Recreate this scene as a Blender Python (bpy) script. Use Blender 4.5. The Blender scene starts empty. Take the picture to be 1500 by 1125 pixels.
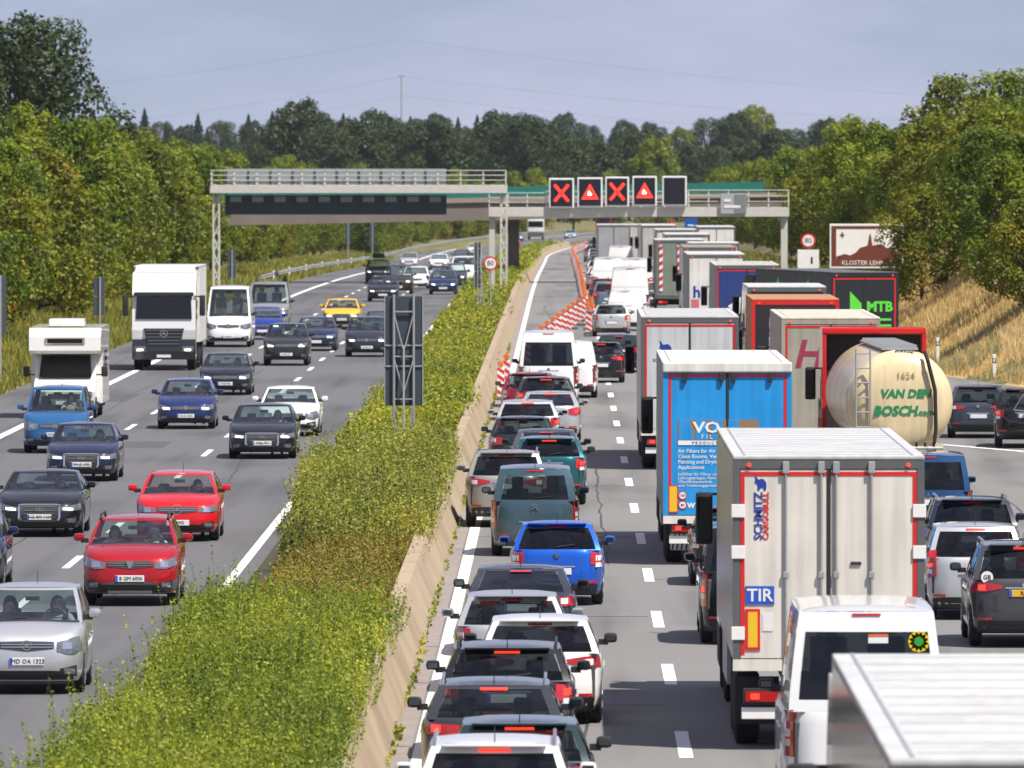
import bpy, bmesh, math, random
import numpy as np
from mathutils import Vector, Matrix
R = math.radians
scene = bpy.context.scene
COL = scene.collection

# ------------------------------------------------------------------ camera
FPX, CAMH = 14000.0, 7.96            # focal length in photo pixels (1500 wide), eye height over the road
VX, VY = 824.0, 240.0                # where the straight road vanishes in the photograph
cam_data = bpy.data.cameras.new('camera')
cam_data.sensor_width = 36.0
cam_data.lens = FPX / 1500.0 * 36.0
cam_data.shift_x = (750.0 - VX) / 1500.0
cam_data.shift_y = (VY - 562.5) / 1500.0
cam_data.clip_start = 1.0
cam_data.clip_end = 20000.0
cam_data.dof.use_dof = True
cam_data.dof.focus_distance = 185.0
cam_data.dof.aperture_fstop = 7.1
cam = bpy.data.objects.new('camera', cam_data)
cam.location = (0, 0, CAMH)
cam.rotation_euler = (R(90), 0, 0)
COL.objects.link(cam)
scene.camera = cam

# ------------------------------------------------------------------ sky, sun, exposure
TO_SUN = Vector((1.75, -1.55, 4.0)).normalized()
world = bpy.data.worlds.new('World'); scene.world = world
world.use_nodes = True
nt = world.node_tree; nt.nodes.clear()
def wn(t, **kw):
    n = nt.nodes.new(t)
    for k, v in kw.items(): setattr(n, k, v)
    return n
out = wn('ShaderNodeOutputWorld'); bg = wn('ShaderNodeBackground')
sky = wn('ShaderNodeTexSky', sky_type='NISHITA', sun_disc=False)
sky.sun_elevation = math.asin(TO_SUN.z)
sky.sun_rotation = math.atan2(TO_SUN.x, TO_SUN.y)
sky.air_density = 1.0; sky.dust_density = 0.6; sky.ozone_density = 2.0
tc = wn('ShaderNodeTexCoord')
lift = wn('ShaderNodeVectorMath', operation='ADD'); lift.inputs[1].default_value = (0, 0, 0.12)
mp = wn('ShaderNodeMapping'); mp.inputs['Scale'].default_value = (10, 10, 38)
noi = wn('ShaderNodeTexNoise'); noi.inputs['Scale'].default_value = 1.6; noi.inputs['Detail'].default_value = 5; noi.inputs['Roughness'].default_value = 0.55
ramp = wn('ShaderNodeValToRGB'); ramp.color_ramp.elements[0].position = 0.40; ramp.color_ramp.elements[1].position = 0.70
ramp.color_ramp.elements[0].color = (0.30, 0.30, 0.30, 1); ramp.color_ramp.elements[1].color = (0.80, 0.80, 0.80, 1)
mixc = wn('ShaderNodeMixRGB'); mixc.inputs[2].default_value = (7.6, 7.4, 9.9, 1)
L = nt.links.new
L(tc.outputs['Generated'], lift.inputs[0]); L(lift.outputs[0], sky.inputs[0])
L(tc.outputs['Generated'], mp.inputs[0]); L(mp.outputs[0], noi.inputs['Vector']); L(noi.outputs['Fac'], ramp.inputs[0])
L(ramp.outputs[0], mixc.inputs[0]); L(sky.outputs[0], mixc.inputs[1]); L(mixc.outputs[0], bg.inputs['Color'])
bg.inputs['Strength'].default_value = 0.061
L(bg.outputs[0], out.inputs[0])
sun_d = bpy.data.lights.new('sun', 'SUN'); sun_d.energy = 5.0; sun_d.angle = R(0.53); sun_d.color = (1.0, 0.95, 0.87)
sun = bpy.data.objects.new('sun', sun_d); COL.objects.link(sun)
sun.rotation_euler = TO_SUN.to_track_quat('Z', 'Y').to_euler(); sun.location = (60, -40, 120)
vs = scene.view_settings
vs.view_transform = 'Standard'; vs.look = 'None'; vs.exposure = 0.50; vs.gamma = 1.0; vs.use_curve_mapping = False
scene.cycles.max_bounces = 8; scene.cycles.transparent_max_bounces = 12
scene.cycles.diffuse_bounces = 3; scene.cycles.glossy_bounces = 3; scene.cycles.transmission_bounces = 4
scene.cycles.caustics_reflective = False; scene.cycles.caustics_refractive = False

# ------------------------------------------------------------------ materials
MATS = {}
def nodes_of(m):
    m.use_nodes = True
    return m.node_tree.nodes, m.node_tree.links
def mat(name, col, rough=0.5, metal=0.0, coat=0.0, var=0.10, scale=3.0, emit=None, es=0.0, bump=0.0, bscale=40.0, spec=0.5):
    """Principled surface whose colour and gloss wander a little with object-space noise."""
    if name in MATS: return MATS[name]
    m = bpy.data.materials.new(name); N, K = nodes_of(m)
    p = N['Principled BSDF']
    p.inputs['Roughness'].default_value = rough; p.inputs['Metallic'].default_value = metal
    p.inputs['Coat Weight'].default_value = coat; p.inputs['Coat Roughness'].default_value = 0.04
    p.inputs['Specular IOR Level'].default_value = spec
    t = N.new('ShaderNodeTexCoord'); n = N.new('ShaderNodeTexNoise'); n.inputs['Scale'].default_value = scale; n.inputs['Detail'].default_value = 4
    K.new(t.outputs['Object'], n.inputs['Vector'])
    mx = N.new('ShaderNodeMixRGB')
    c = np.array(col[:3]); a = np.clip(c * (1 - var), 0, 1); b = np.clip(c * (1 + var), 0, 1)
    mx.inputs[1].default_value = (*a, 1); mx.inputs[2].default_value = (*b, 1)
    K.new(n.outputs['Fac'], mx.inputs[0]); K.new(mx.outputs[0], p.inputs['Base Color'])
    if emit is not None:
        p.inputs['Emission Color'].default_value = (*emit, 1); p.inputs['Emission Strength'].default_value = es
    if bump:
        n2 = N.new('ShaderNodeTexNoise'); n2.inputs['Scale'].default_value = bscale; n2.inputs['Detail'].default_value = 3
        K.new(t.outputs['Object'], n2.inputs['Vector'])
        bp = N.new('ShaderNodeBump'); bp.inputs['Strength'].default_value = bump; bp.inputs['Distance'].default_value = 0.02
        K.new(n2.outputs['Fac'], bp.inputs['Height']); K.new(bp.outputs[0], p.inputs['Normal'])
    MATS[name] = m
    return m
def glass(name, tint, rough=0.02, base=0.05):
    if name in MATS: return MATS[name]
    m = bpy.data.materials.new(name); N, K = nodes_of(m); N.clear()
    o = N.new('ShaderNodeOutputMaterial'); mix = N.new('ShaderNodeMixShader'); tr = N.new('ShaderNodeBsdfTransparent'); gl = N.new('ShaderNodeBsdfGlossy')
    fr = N.new('ShaderNodeLayerWeight'); pw = N.new('ShaderNodeMath'); pw.operation = 'POWER'; pw.inputs[1].default_value = 4.0
    ad = N.new('ShaderNodeMath'); ad.operation = 'MULTIPLY_ADD'; ad.inputs[1].default_value = 0.9; ad.inputs[2].default_value = base; ad.use_clamp = True
    tr.inputs[0].default_value = (*tint, 1); gl.inputs['Roughness'].default_value = rough; gl.inputs['Color'].default_value = (0.95, 0.97, 1, 1)
    K.new(fr.outputs['Facing'], pw.inputs[0]); K.new(pw.outputs[0], ad.inputs[0]); K.new(ad.outputs[0], mix.inputs[0]); K.new(tr.outputs[0], mix.inputs[1]); K.new(gl.outputs[0], mix.inputs[2]); K.new(mix.outputs[0], o.inputs[0])
    MATS[name] = m
    return m
def paint(col, metal=0.0):
    k = 'paint_%02x%02x%02x_%d' % (*[int(255 * min(1, c) ** 0.45) for c in col], int(metal * 10))
    return mat(k, col, rough=0.36, metal=metal, coat=0.9, var=0.06, scale=1.3, spec=0.12)
BLACKP = mat('black_plastic', (0.018, 0.018, 0.02), 0.55)
GREYP = mat('grey_plastic', (0.09, 0.09, 0.095), 0.6)
RUBBER = mat('tyre_rubber', (0.016, 0.016, 0.017), 0.85, bump=0.3)
ALLOY = mat('alloy_rim', (0.5, 0.5, 0.52), 0.3, 0.9)
STEEL = mat('galvanised_steel', (0.42, 0.43, 0.43), 0.45, 0.5, var=0.15)
CHROME = mat('chrome', (0.8, 0.8, 0.82), 0.12, 1.0)
INTER = mat('cabin_trim', (0.07, 0.07, 0.072), 0.8)
SEAT = mat('seat_cloth', (0.14, 0.135, 0.13), 0.9)
GLASS = glass('window_glass', (0.70, 0.80, 0.76), base=0.09)
GLASSD = glass('tinted_glass', (0.20, 0.23, 0.24))
GLASSX = glass('dark_privacy_glass', (0.05, 0.055, 0.06))
LAMPC = mat('headlamp_clear', (0.17, 0.19, 0.21), 0.12, 0.4, coat=1.0, var=0.7, scale=24)
MGLASS = mat('mirror_glass', (0.10, 0.13, 0.15), 0.05, 1.0)  # dark tint puts the reflection of dim scenery into the glass colour
DRL = mat('headlamp_lit', (0.9, 0.9, 0.85), 0.3, emit=(1.0, 0.93, 0.75), es=3.0)
REDL = mat('taillamp_red', (0.42, 0.012, 0.014), 0.15, coat=1.0, var=0.25, scale=16)
REDON = mat('brake_lamp_lit', (0.8, 0.02, 0.02), 0.3, emit=(1.0, 0.06, 0.03), es=0.9)
AMBER = mat('amber_lamp', (0.75, 0.26, 0.02), 0.25, coat=1.0)
WHITEL = mat('reverse_lamp', (0.75, 0.74, 0.72), 0.2, coat=1.0)
PLATE = mat('plate_white', (0.74, 0.74, 0.72), 0.45)
PLATEY = mat('plate_yellow', (0.72, 0.42, 0.03), 0.45)
PLATEB = mat('plate_blue', (0.02, 0.09, 0.5), 0.45)
INK = mat('ink_black', (0.012, 0.012, 0.014), 0.6)
UNDER = mat('underbody', (0.012, 0.012, 0.012), 0.9)
CONC = mat('concrete', (0.33, 0.255, 0.17), 0.9, var=0.38, scale=0.7, bump=0.35, bscale=25)
CONCG = mat('grey_concrete', (0.42, 0.41, 0.38), 0.9, var=0.2, scale=1.2, bump=0.2)
WPAINT = mat('white_paint', (0.78, 0.77, 0.74), 0.7, var=0.1, scale=5)
SKIN = mat('skin', (0.45, 0.26, 0.18), 0.6)
SIGNRED = mat('sign_red', (0.62, 0.02, 0.02), 0.45)
SIGNWHITE = mat('sign_white', (0.78, 0.78, 0.76), 0.5)

# ------------------------------------------------------------------ object helpers
def tag(o, label=None, cat=None, group=None, kind=None):
    if label: o['label'] = label
    if cat: o['category'] = cat
    if group: o['group'] = group
    if kind: o['kind'] = kind
    return o
def link(name, me, parent=None):
    o = bpy.data.objects.new(name, me); COL.objects.link(o)
    if parent is not None: o.parent = parent
    return o
def thing(name, label, cat, loc=(0, 0, 0), rz=0.0, group=None):
    o = link(name, None); o.location = loc; o.rotation_euler = (0, 0, rz); o.empty_display_size = 0.3
    return tag(o, label, cat, group)
def copy_tree(o, parent=None):
    c = o.copy(); COL.objects.link(c); c.parent = parent
    for ch in list(o.children): copy_tree(ch, c)
    return c
def finish(me, m, smooth=35):
    if m is not None and len(me.materials) == 0: me.materials.append(m)
    if smooth:
        me.polygons.foreach_set('use_smooth', [True] * len(me.polygons))
        me.set_sharp_from_angle(angle=R(smooth))
    me.update()
class MB:
    """Collects shapes, then links them as one mesh object."""
    def __init__(s): s.bm = bmesh.new()
    def box(s, x0, x1, y0, y1, z0, z1, bev=0.0, taper=None):
        r = bmesh.ops.create_cube(s.bm, size=1.0)['verts']
        for v in r:
            v.co = Vector((x0 + (v.co.x + .5) * (x1 - x0), y0 + (v.co.y + .5) * (y1 - y0), z0 + (v.co.z + .5) * (z1 - z0)))
        if bev:
            es = list({e for v in r for e in v.link_edges})
            bmesh.ops.bevel(s.bm, geom=es, offset=bev, segments=2, profile=0.6, affect='EDGES')
        return s
    def tube(s, p0, p1, r, n=8, r2=None, cap=True):
        p0 = Vector(p0); p1 = Vector(p1); d = p1 - p0
        q = d.to_track_quat('Z', 'Y').to_matrix().to_4x4(); q.translation = (p0 + p1) / 2
        bmesh.ops.create_cone(s.bm, cap_ends=cap, segments=n, radius1=r, radius2=r if r2 is None else r2, depth=d.length, matrix=q)
        return s
    def path(s, pts, r, n=6):
        for a, b in zip(pts[:-1], pts[1:]): s.tube(a, b, r, n)
        return s
    def poly(s, pts, d):
        """closed outline extruded along the vector d"""
        a = [s.bm.verts.new(p) for p in pts]; d = Vector(d)
        b = [s.bm.verts.new(Vector(p) + d) for p in pts]
        s.bm.faces.new(a); s.bm.faces.new(b[::-1])
        n = len(a)
        for i in range(n): s.bm.faces.new((a[i], b[i], b[(i + 1) % n], a[(i + 1) % n]))
        return s
    def ring(s, c, r0, r1, y, d=0.012, n=28):
        """flat annulus in the XZ plane"""
        for i in range(n):
            a0 = 2 * math.pi * i / n; a1 = 2 * math.pi * (i + 1) / n
            P = lambda r, a: (c[0] + r * math.cos(a), y, c[1] + r * math.sin(a))
            s.poly([P(r0, a0), P(r1, a0), P(r1, a1), P(r0, a1)], (0, d, 0))
        return s
    def lathe(s, prof, axis='Y', c=(0, 0, 0), n=24):
        rings = []
        for (a, r) in prof:
            ring = []
            for i in range(n):
                t = 2 * math.pi * i / n
                if axis == 'Y': p = (c[0] + r * math.cos(t), c[1] + a, c[2] + r * math.sin(t))
                elif axis == 'X': p = (c[0] + a, c[1] + r * math.cos(t), c[2] + r * math.sin(t))
                else: p = (c[0] + r * math.cos(t), c[1] + r * math.sin(t), c[2] + a)
                ring.append(s.bm.verts.new(p))
            rings.append(ring)
        for A, B in zip(rings[:-1], rings[1:]):
            for i in range(n): s.bm.faces.new((A[i], A[(i + 1) % n], B[(i + 1) % n], B[i]))
        s.bm.faces.new(rings[0]); s.bm.faces.new(rings[-1][::-1])
        return s
    def build(s, name, m, parent=None, smooth=35, loc=None):
        bmesh.ops.recalc_face_normals(s.bm, faces=s.bm.faces)
        me = bpy.data.meshes.new(name); s.bm.to_mesh(me); s.bm.free(); finish(me, m, smooth)
        o = link(name, me, parent)
        if loc is not None: o.location = loc
        return o
def pydata(name, V, F, m, parent=None, smooth=35, merge=False):
    me = bpy.data.meshes.new(name); me.from_pydata([tuple(v) for v in V], [], F)
    if merge:
        bm = bmesh.new(); bm.from_mesh(me); bmesh.ops.remove_doubles(bm, verts=bm.verts, dist=0.0015)
        bmesh.ops.recalc_face_normals(bm, faces=bm.faces); bm.to_mesh(me); bm.free()
    finish(me, m, smooth)
    return link(name, me, parent)
def np_mesh(name, V, quads, m, parent=None):
    """quads from numpy arrays, fast"""
    me = bpy.data.meshes.new(name); nq = len(quads)
    me.vertices.add(len(V)); me.vertices.foreach_set('co', np.asarray(V, np.float32).ravel())
    me.loops.add(nq * 4); me.loops.foreach_set('vertex_index', np.asarray(quads, np.int32).ravel())
    me.polygons.add(nq); me.polygons.foreach_set('loop_start', np.arange(0, nq * 4, 4, dtype=np.int32))
    me.update(calc_edges=True)
    me.materials.append(m)
    return link(name, me, parent) if name else me
TXT = {}
def text(s, size, m, parent, loc, rot, name='lettering', align='CENTER', depth=0.004, sx=1.0, shear=0.0, bold=0.0):
    key = (s, size, align, depth, m.name, shear, bold)
    if key not in TXT:
        cu = bpy.data.curves.new('lettering', 'FONT'); cu.body = s; cu.size = size; cu.align_x = align; cu.align_y = 'CENTER'
        cu.extrude = depth / 2; cu.resolution_u = 2; cu.shear = shear; cu.offset = bold
        tmp = bpy.data.objects.new('lettering', cu); COL.objects.link(tmp)
        dg = bpy.context.evaluated_depsgraph_get(); me = bpy.data.meshes.new_from_object(tmp.evaluated_get(dg))
        bpy.data.objects.remove(tmp); bpy.data.curves.remove(cu)
        me.materials.clear(); me.materials.append(m); TXT[key] = me
    o = link(name, TXT[key], parent); o.location = loc; o.rotation_euler = rot; o.scale = (sx, 1, 1)
    return o
REAR = (R(90), 0, 0)                 # writing that faces -Y
FRONT = (R(90), 0, R(180))           # writing that faces +Y

# ================================================================== THE SETTING
def sm(a, b, x):
    t = min(1.0, max(0.0, (x - a) / (b - a))); return t * t * (3 - 2 * t)
def road_z(y):                       # the carriageways dip slowly beyond the gantry
    return -3.4 * sm(520, 1250, y)
def road_x(y):                       # and bend to the right in the far distance
    return 0.0 if y < 1130 else (y - 1130) ** 2 / 9000.0
def right_edge(y):                   # outer asphalt edge of the right carriageway (slip road joins by the bank)
    if y < 330: return 17.5
    if y < 375: return 17.5 - 5.0 * (y - 330) / 45
    if y < 470: return 12.5 - 1.4 * (y - 375) / 95
    return 11.1
def ground_z(x, y):
    xx = x - road_x(y); z = road_z(min(y, 1700))
    if -19.4 < xx < right_edge(y) + 0.3: z -= 0.10
    elif xx <= -19.4:
        z += -0.10 + 0.9 * sm(19.4, 27, -xx) + 1.6 * sm(27, 60, -xx)
    else:
        e = right_edge(y) + 0.3; k = sm(300, 350, y) * (1 - 0.45 * sm(480, 620, y))
        z += -0.10 + 4.6 * sm(0, 9.5, xx - e) * k + 1.2 * sm(9.5, 40, xx - e)
    z += 7.0 * sm(1700, 2700, y)
    return z
def ngrid(name, xs, ys, f, m, kind='structure'):
    V = [(x, y, f(x, y)) for y in ys for x in xs]; n = len(xs)
    F = [(j * n + i, j * n + i + 1, (j + 1) * n + i + 1, (j + 1) * n + i) for j in range(len(ys) - 1) for i in range(n - 1)]
    o = pydata(name, V, F, m, smooth=60); tag(o, kind=kind); return o

def ground_mat():
    m = bpy.data.materials.new('verge_ground'); N, K = nodes_of(m); p = N['Principled BSDF']; p.inputs['Roughness'].default_value = 0.95
    t = N.new('ShaderNodeTexCoord'); n = N.new('ShaderNodeTexNoise'); n.inputs['Scale'].default_value = 0.35; n.inputs['Detail'].default_value = 6
    K.new(t.outputs['Object'], n.inputs['Vector'])
    r = N.new('ShaderNodeValToRGB'); r.color_ramp.elements[0].position = 0.35; r.color_ramp.elements[1].position = 0.68
    r.color_ramp.elements[0].color = (0.055, 0.075, 0.018, 1); r.color_ramp.elements[1].color = (0.23, 0.18, 0.07, 1)
    K.new(n.outputs['Fac'], r.inputs[0]); K.new(r.outputs[0], p.inputs['Base Color'])
    return m
GROUND = ground_mat()
xs = [-4000, -1500, -600, -250, -120, -70, -50, -40, -33, -29, -27, -25, -23, -21.5, -20.3, -19.4, -19.3, -6, 0, 6, 10.9] + [11 + .75 * i for i in range(40)] + [44, 50, 60, 90, 150, 300, 700, 1600, 4000]
ys = [-300, 0, 60] + [90 + 15 * i for i in range(90)] + [1450 + 60 * i for i in range(24)] + [3200, 4200, 6500, 9000]
ngrid('ground', xs, ys, ground_z, GROUND)

def asphalt(name, c0, c1, streak):
    m = bpy.data.materials.new(name); N, K = nodes_of(m); p = N['Principled BSDF']; p.inputs['Roughness'].default_value = 0.82
    t = N.new('ShaderNodeTexCoord')
    mp = N.new('ShaderNodeMapping'); mp.inputs['Scale'].default_value = (0.9, 0.02, 1)       # worn wheel tracks run along the road
    n = N.new('ShaderNodeTexNoise'); n.inputs['Scale'].default_value = 1.0; n.inputs['Detail'].default_value = 4
    mp2 = N.new('ShaderNodeMapping'); mp2.inputs['Scale'].default_value = (0.12, 0.05, 1)
    n2 = N.new('ShaderNodeTexNoise'); n2.inputs['Scale'].default_value = 1.0; n2.inputs['Detail'].default_value = 5
    n3 = N.new('ShaderNodeTexNoise'); n3.inputs['Scale'].default_value = 55; n3.inputs['Detail'].default_value = 3
    K.new(t.outputs['Object'], mp.inputs[0]); K.new(mp.outputs[0], n.inputs['Vector']); K.new(t.outputs['Object'], mp2.inputs[0]); K.new(mp2.outputs[0], n2.inputs['Vector']); K.new(t.outputs['Object'], n3.inputs['Vector'])
    ad = N.new('ShaderNodeMath'); ad.operation = 'MULTIPLY_ADD'; ad.inputs[1].default_value = streak; K.new(n.outputs['Fac'], ad.inputs[0]); K.new(n2.outputs['Fac'], ad.inputs[2])
    ad2 = N.new('ShaderNodeMath'); ad2.operation = 'MULTIPLY_ADD'; ad2.inputs[1].default_value = 0.35; K.new(n3.outputs['Fac'], ad2.inputs[0]); K.new(ad.outputs[0], ad2.inputs[2]); sc_ = N.new('ShaderNodeMath'); sc_.operation = 'MULTIPLY'; sc_.inputs[1].default_value = 0.9; K.new(ad2.outputs[0], sc_.inputs[0])
    r = N.new('ShaderNodeValToRGB'); r.color_ramp.elements[0].position = 0.65; r.color_ramp.elements[1].position = 1.3
    r.color_ramp.elements[0].position = 0.66; r.color_ramp.elements[1].position = 0.98
    r.color_ramp.elements[0].color = (*c0, 1); r.color_ramp.elements[1].color = (*c1, 1)
    K.new(sc_.outputs[0], r.inputs[0]); K.new(r.outputs[0], p.inputs['Base Color'])
    b = N.new('ShaderNodeBump'); b.inputs['Strength'].default_value = 0.25; b.inputs['Distance'].default_value = 0.01; K.new(n3.outputs['Fac'], b.inputs['Height']); K.new(b.outputs[0], p.inputs['Normal'])
    return m
ASPH_L = asphalt('asphalt_dark', (0.044, 0.045, 0.048), (0.108, 0.107, 0.110), 0.75)
ASPH_R = asphalt('asphalt_pale', (0.070, 0.068, 0.066), (0.175, 0.170, 0.163), 0.75)
ROWS = [40 + 12 * i for i in range(24)] + [330, 345, 360, 375, 400, 440, 470] + [500 + 20 * i for i in range(75)]
def strip(name, x0, x1, m, dz, rows=ROWS, parent=None, kind='structure'):
    f0 = x0 if callable(x0) else (lambda y: x0); f1 = x1 if callable(x1) else (lambda y: x1)
    V = []; F = []
    for i, y in enumerate(rows):
        for fx in (f0, f1): V.append((fx(y) + road_x(y), y, road_z(y) + dz))
        if i: F.append((2 * i - 2, 2 * i - 1, 2 * i + 1, 2 * i))
    o = pydata(name, V, F, m, parent, smooth=0)
    if parent is None: tag(o, kind=kind)
    return o
road_l = strip('oncoming_carriageway', -19.3, -5.95, ASPH_L, 0.0)
road_r = strip('queued_carriageway', -2.5, right_edge, ASPH_R, 0.0)
strip('edge_line', -6.44, -6.26, WPAINT, 0.005, parent=road_l)
strip('edge_line', -16.55, -16.27, WPAINT, 0.005, parent=road_l)
strip('edge_line', -2.02, -1.80, WPAINT, 0.005, parent=road_r)
strip('edge_line', 8.95, 9.15, WPAINT, 0.005, [y for y in ROWS if y < 240], parent=road_r)
strip('edge_line', 8.95, 9.15, WPAINT, 0.005, [y for y in ROWS if y > 430], parent=road_r)
strip('edge_line', lambda y: 9.1 + max(0, 276 - y) * 0.30, lambda y: 9.32 + max(0, 276 - y) * 0.31, WPAINT, 0.006, [249, 254, 258, 262, 267, 272, 276], parent=road_r)
strip('drain_strip', -2.48, -2.06, mat('old_concrete_gutter', (0.24, 0.205, 0.19), 0.9, var=0.3, scale=2.0), 0.004, parent=road_r)
# painted dashes, one object each
dash_me = None
def dash(x, yc, parent, w=0.15, ln=6.0):
    global dash_me
    if dash_me is None:
        dash_me = bpy.data.meshes.new('lane_dash'); dash_me.from_pydata([(-.075, -3, 0), (.075, -3, 0), (.075, 3, 0), (-.075, 3, 0)], [], [(0, 1, 2, 3)]); dash_me.materials.append(WPAINT)
    o = link('lane_dash', dash_me, parent); o.location = (x + road_x(yc), yc, road_z(yc) + 0.006); o.scale = (w / .15, ln / 6.0, 1)
    o.rotation_euler = (-(math.atan2(road_z(yc - 3) - road_z(yc + 3), 6)), 0, 0)
for k in range(64):
    y = 119 + 18 * k
    if y < 1180:
        dash(-9.78, y, road_l, .16); dash(-13.05, y + 8, road_l, .16)
    y = 113 + 18 * k
    if y < 1150:
        dash(1.66, y, road_r, .19); dash(5.28, y + 4, road_r, .19)
# transverse sealed joints of the right carriageway
jm = mat('joint_bitumen', (0.05, 0.05, 0.05), 0.7)
for y in (140.5, 168, 204, 236, 300, 330, 455, 590, 640, 700): 
    o = MB().box(-2.0, 1.5, y, y + 0.06, 0.003, 0.0045).build('sealed_joint', jm, road_r, 0); o.location.z = road_z(y)

# sealed cracks and a few repair patches
random.seed(31)
for (x0, y0, ln, rd) in ((-8.1, 150, 40, road_l), (-11.4, 180, 60, road_l), (-8.3, 225, 55, road_l), (-14.7, 270, 80, road_l), (-11.6, 300, 70, road_l), (-17.9, 330, 90, road_l), (.4, 118, 50, road_r), (.9, 190, 60, road_r), (10.4, 165, 60, road_r), (13.2, 185, 70, road_r), (-.4, 420, 120, road_r)):
    V = []; F = []; x_ = x0; k_ = int(ln / 1.5)
    for k in range(k_ + 1):
        y_ = y0 + 1.5 * k; x_ += random.uniform(-.05, .05); w_ = random.uniform(.012, .030); V += [(x_ - w_, y_, .0035), (x_ + w_, y_, .0035)]
        if k: F.append((2 * k - 2, 2 * k - 1, 2 * k + 1, 2 * k))
    pydata('sealed_crack', V, F, jm, rd, smooth=0)
pm_ = mat('asphalt_patch', (.075, .074, .075), .85, var=.25, scale=2)
for (x0, x1, y0, y1, rd) in ((-9.4, -8.0, 212, 219, road_l), (-12.6, -11.2, 268, 274, road_l), (-16.1, -14.6, 320, 331, road_l)):
    pydata('repair_patch', [(x0, y0, .003), (x1, y0, .003), (x1, y1, .003), (x0, y1, .003)], [(0, 1, 2, 3)], pm_, rd, smooth=0)
# concrete barrier: sloped face, cast in segments with open joints
prof = [(-2.30, 0.0), (-2.33, 0.10), (-2.62, 0.80), (-2.86, 0.80), (-2.95, 0.0)]
wall = thing('concrete_barrier', 'long sloped concrete barrier between the shrubs and the queue', 'barrier', (0, 96, 0))
y = 96.0
while y < 1300:
    ln = 9.98 if y < 500 else 39.98
    V = []; F = []
    for yy in (y, y + ln):
        for (px, pz) in prof: V.append((px + road_x(yy), yy - 96, pz + road_z(yy)))
    for i in range(4): F.append((i, i + 1, 6 + i, 5 + i))
    F += [(4, 3, 2, 1, 0), (5, 6, 7, 8, 9)]
    pydata('barrier_segment', V, F, CONC, wall, smooth=0); y += ln + 0.02
# soil of the median
SOIL = mat('median_soil', (0.05, 0.045, 0.02), 0.95, var=0.4, scale=2)
def hedge_h(x, y):
    """canopy height of the planting"""
    s = [(90, 1.05), (128, 1.05), (150, .85), (163, .55), (178, .50), (190, .95), (205, 1.08), (224, .98), (236, .75), (243, .42), (262, .42), (278, .8), (290, .85), (310, .6), (335, .35), (352, .62), (380, .42), (430, .30), (455, .65), (500, .5), (540, .35), (600, .8), (640, .5), (700, 1.3), (800, 1.2), (1100, .8), (1300, .6)]
    h = np.interp(y, [a for a, b in s], [b for a, b in s])
    left = np.where((y > 160) & (y < 205), 5.45, np.where((y >= 205) & (y < 250), 5.85, 6.15)); e = np.clip(np.minimum(x + left, (-2.30 - x) * 1.3) / 0.9, 0, 1) ** 0.6; h = np.where(x < -left, 0.02, h)
    n = 0.30 * np.sin(x * 2.1 + y * .43) * np.sin(y * .31 + x) + 0.17 * np.sin(x * 3.7 - y * .91 + 1) + 0.12 * np.sin(y * .17 + 2 * x)
    return np.maximum(0.05, h * (0.45 + 0.55 * e) + n * np.minimum(1, h))
mx_ = [-5.98, -5.7, -5.3, -4.9, -4.5, -4.1, -3.7, -3.3, -3.0, -2.8]
my_ = [92 + 1.2 * i for i in range(200)] + [335 + 5 * i for i in range(75)] + [720 + 20 * i for i in range(30)]
V = [(x + road_x(y), y, road_z(y) + 0.02 + 0.52 * float(hedge_h(np.array(x), np.array(y))) * (0 if i in (0, len(mx_) - 1) else 1)) for y in my_ for i, x in enumerate(mx_)]
n = len(mx_)
F = [(j * n + i, j * n + i + 1, (j + 1) * n + i + 1, (j + 1) * n + i) for j in range(len(my_) - 1) for i in range(n - 1)]
tag(pydata('median_soil', V, F, SOIL, smooth=60), kind='structure')

# ------------------------------------------------------------------ foliage
def leaf_mat(name, ramp_cols, trans=0.35, nscale=0.25, objvar=0.0, rough=0.55):
    """leaves differ one by one (each leaf is an island) and in patches"""
    m = bpy.data.materials.new(name); N, K = nodes_of(m); N.clear()
    o = N.new('ShaderNodeOutputMaterial'); p = N.new('ShaderNodeBsdfPrincipled'); tr = N.new('ShaderNodeBsdfTranslucent'); mix = N.new('ShaderNodeMixShader')
    g = N.new('ShaderNodeNewGeometry'); t = N.new('ShaderNodeTexCoord'); n = N.new('ShaderNodeTexNoise'); n.inputs['Scale'].default_value = nscale; n.inputs['Detail'].default_value = 3
    oi = N.new('ShaderNodeObjectInfo')
    K.new(t.outputs['Object'], n.inputs['Vector'])
    a = N.new('ShaderNodeMath'); a.operation = 'MULTIPLY_ADD'; a.inputs[1].default_value = 0.42; K.new(g.outputs['Random Per Island'], a.inputs[0])
    s = N.new('ShaderNodeMath'); s.operation = 'MULTIPLY_ADD'; s.inputs[1].default_value = 1.3; s.inputs[2].default_value = -0.36; K.new(n.outputs['Fac'], s.inputs[0]); K.new(s.outputs[0], a.inputs[2])
    b = N.new('ShaderNodeMath'); b.operation = 'MULTIPLY_ADD'; b.inputs[1].default_value = objvar; K.new(oi.outputs['Random'], b.inputs[0]); K.new(a.outputs[0], b.inputs[2])
    r = N.new('ShaderNodeValToRGB'); e = r.color_ramp.elements
    while len(e) < len(ramp_cols): e.new(0.5)
    for i, (pos, c) in enumerate(ramp_cols): e[i].position = pos; e[i].color = (*c, 1)
    K.new(b.outputs[0], r.inputs[0]); K.new(r.outputs[0], p.inputs['Base Color']); K.new(r.outputs[0], tr.inputs[0])
    p.inputs['Roughness'].default_value = rough; p.inputs['Specular IOR Level'].default_value = 0.35
    mix.inputs[0].default_value = trans; K.new(p.outputs[0], mix.inputs[1]); K.new(tr.outputs[0], mix.inputs[2]); K.new(mix.outputs[0], o.inputs[0])
    return m
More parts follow.
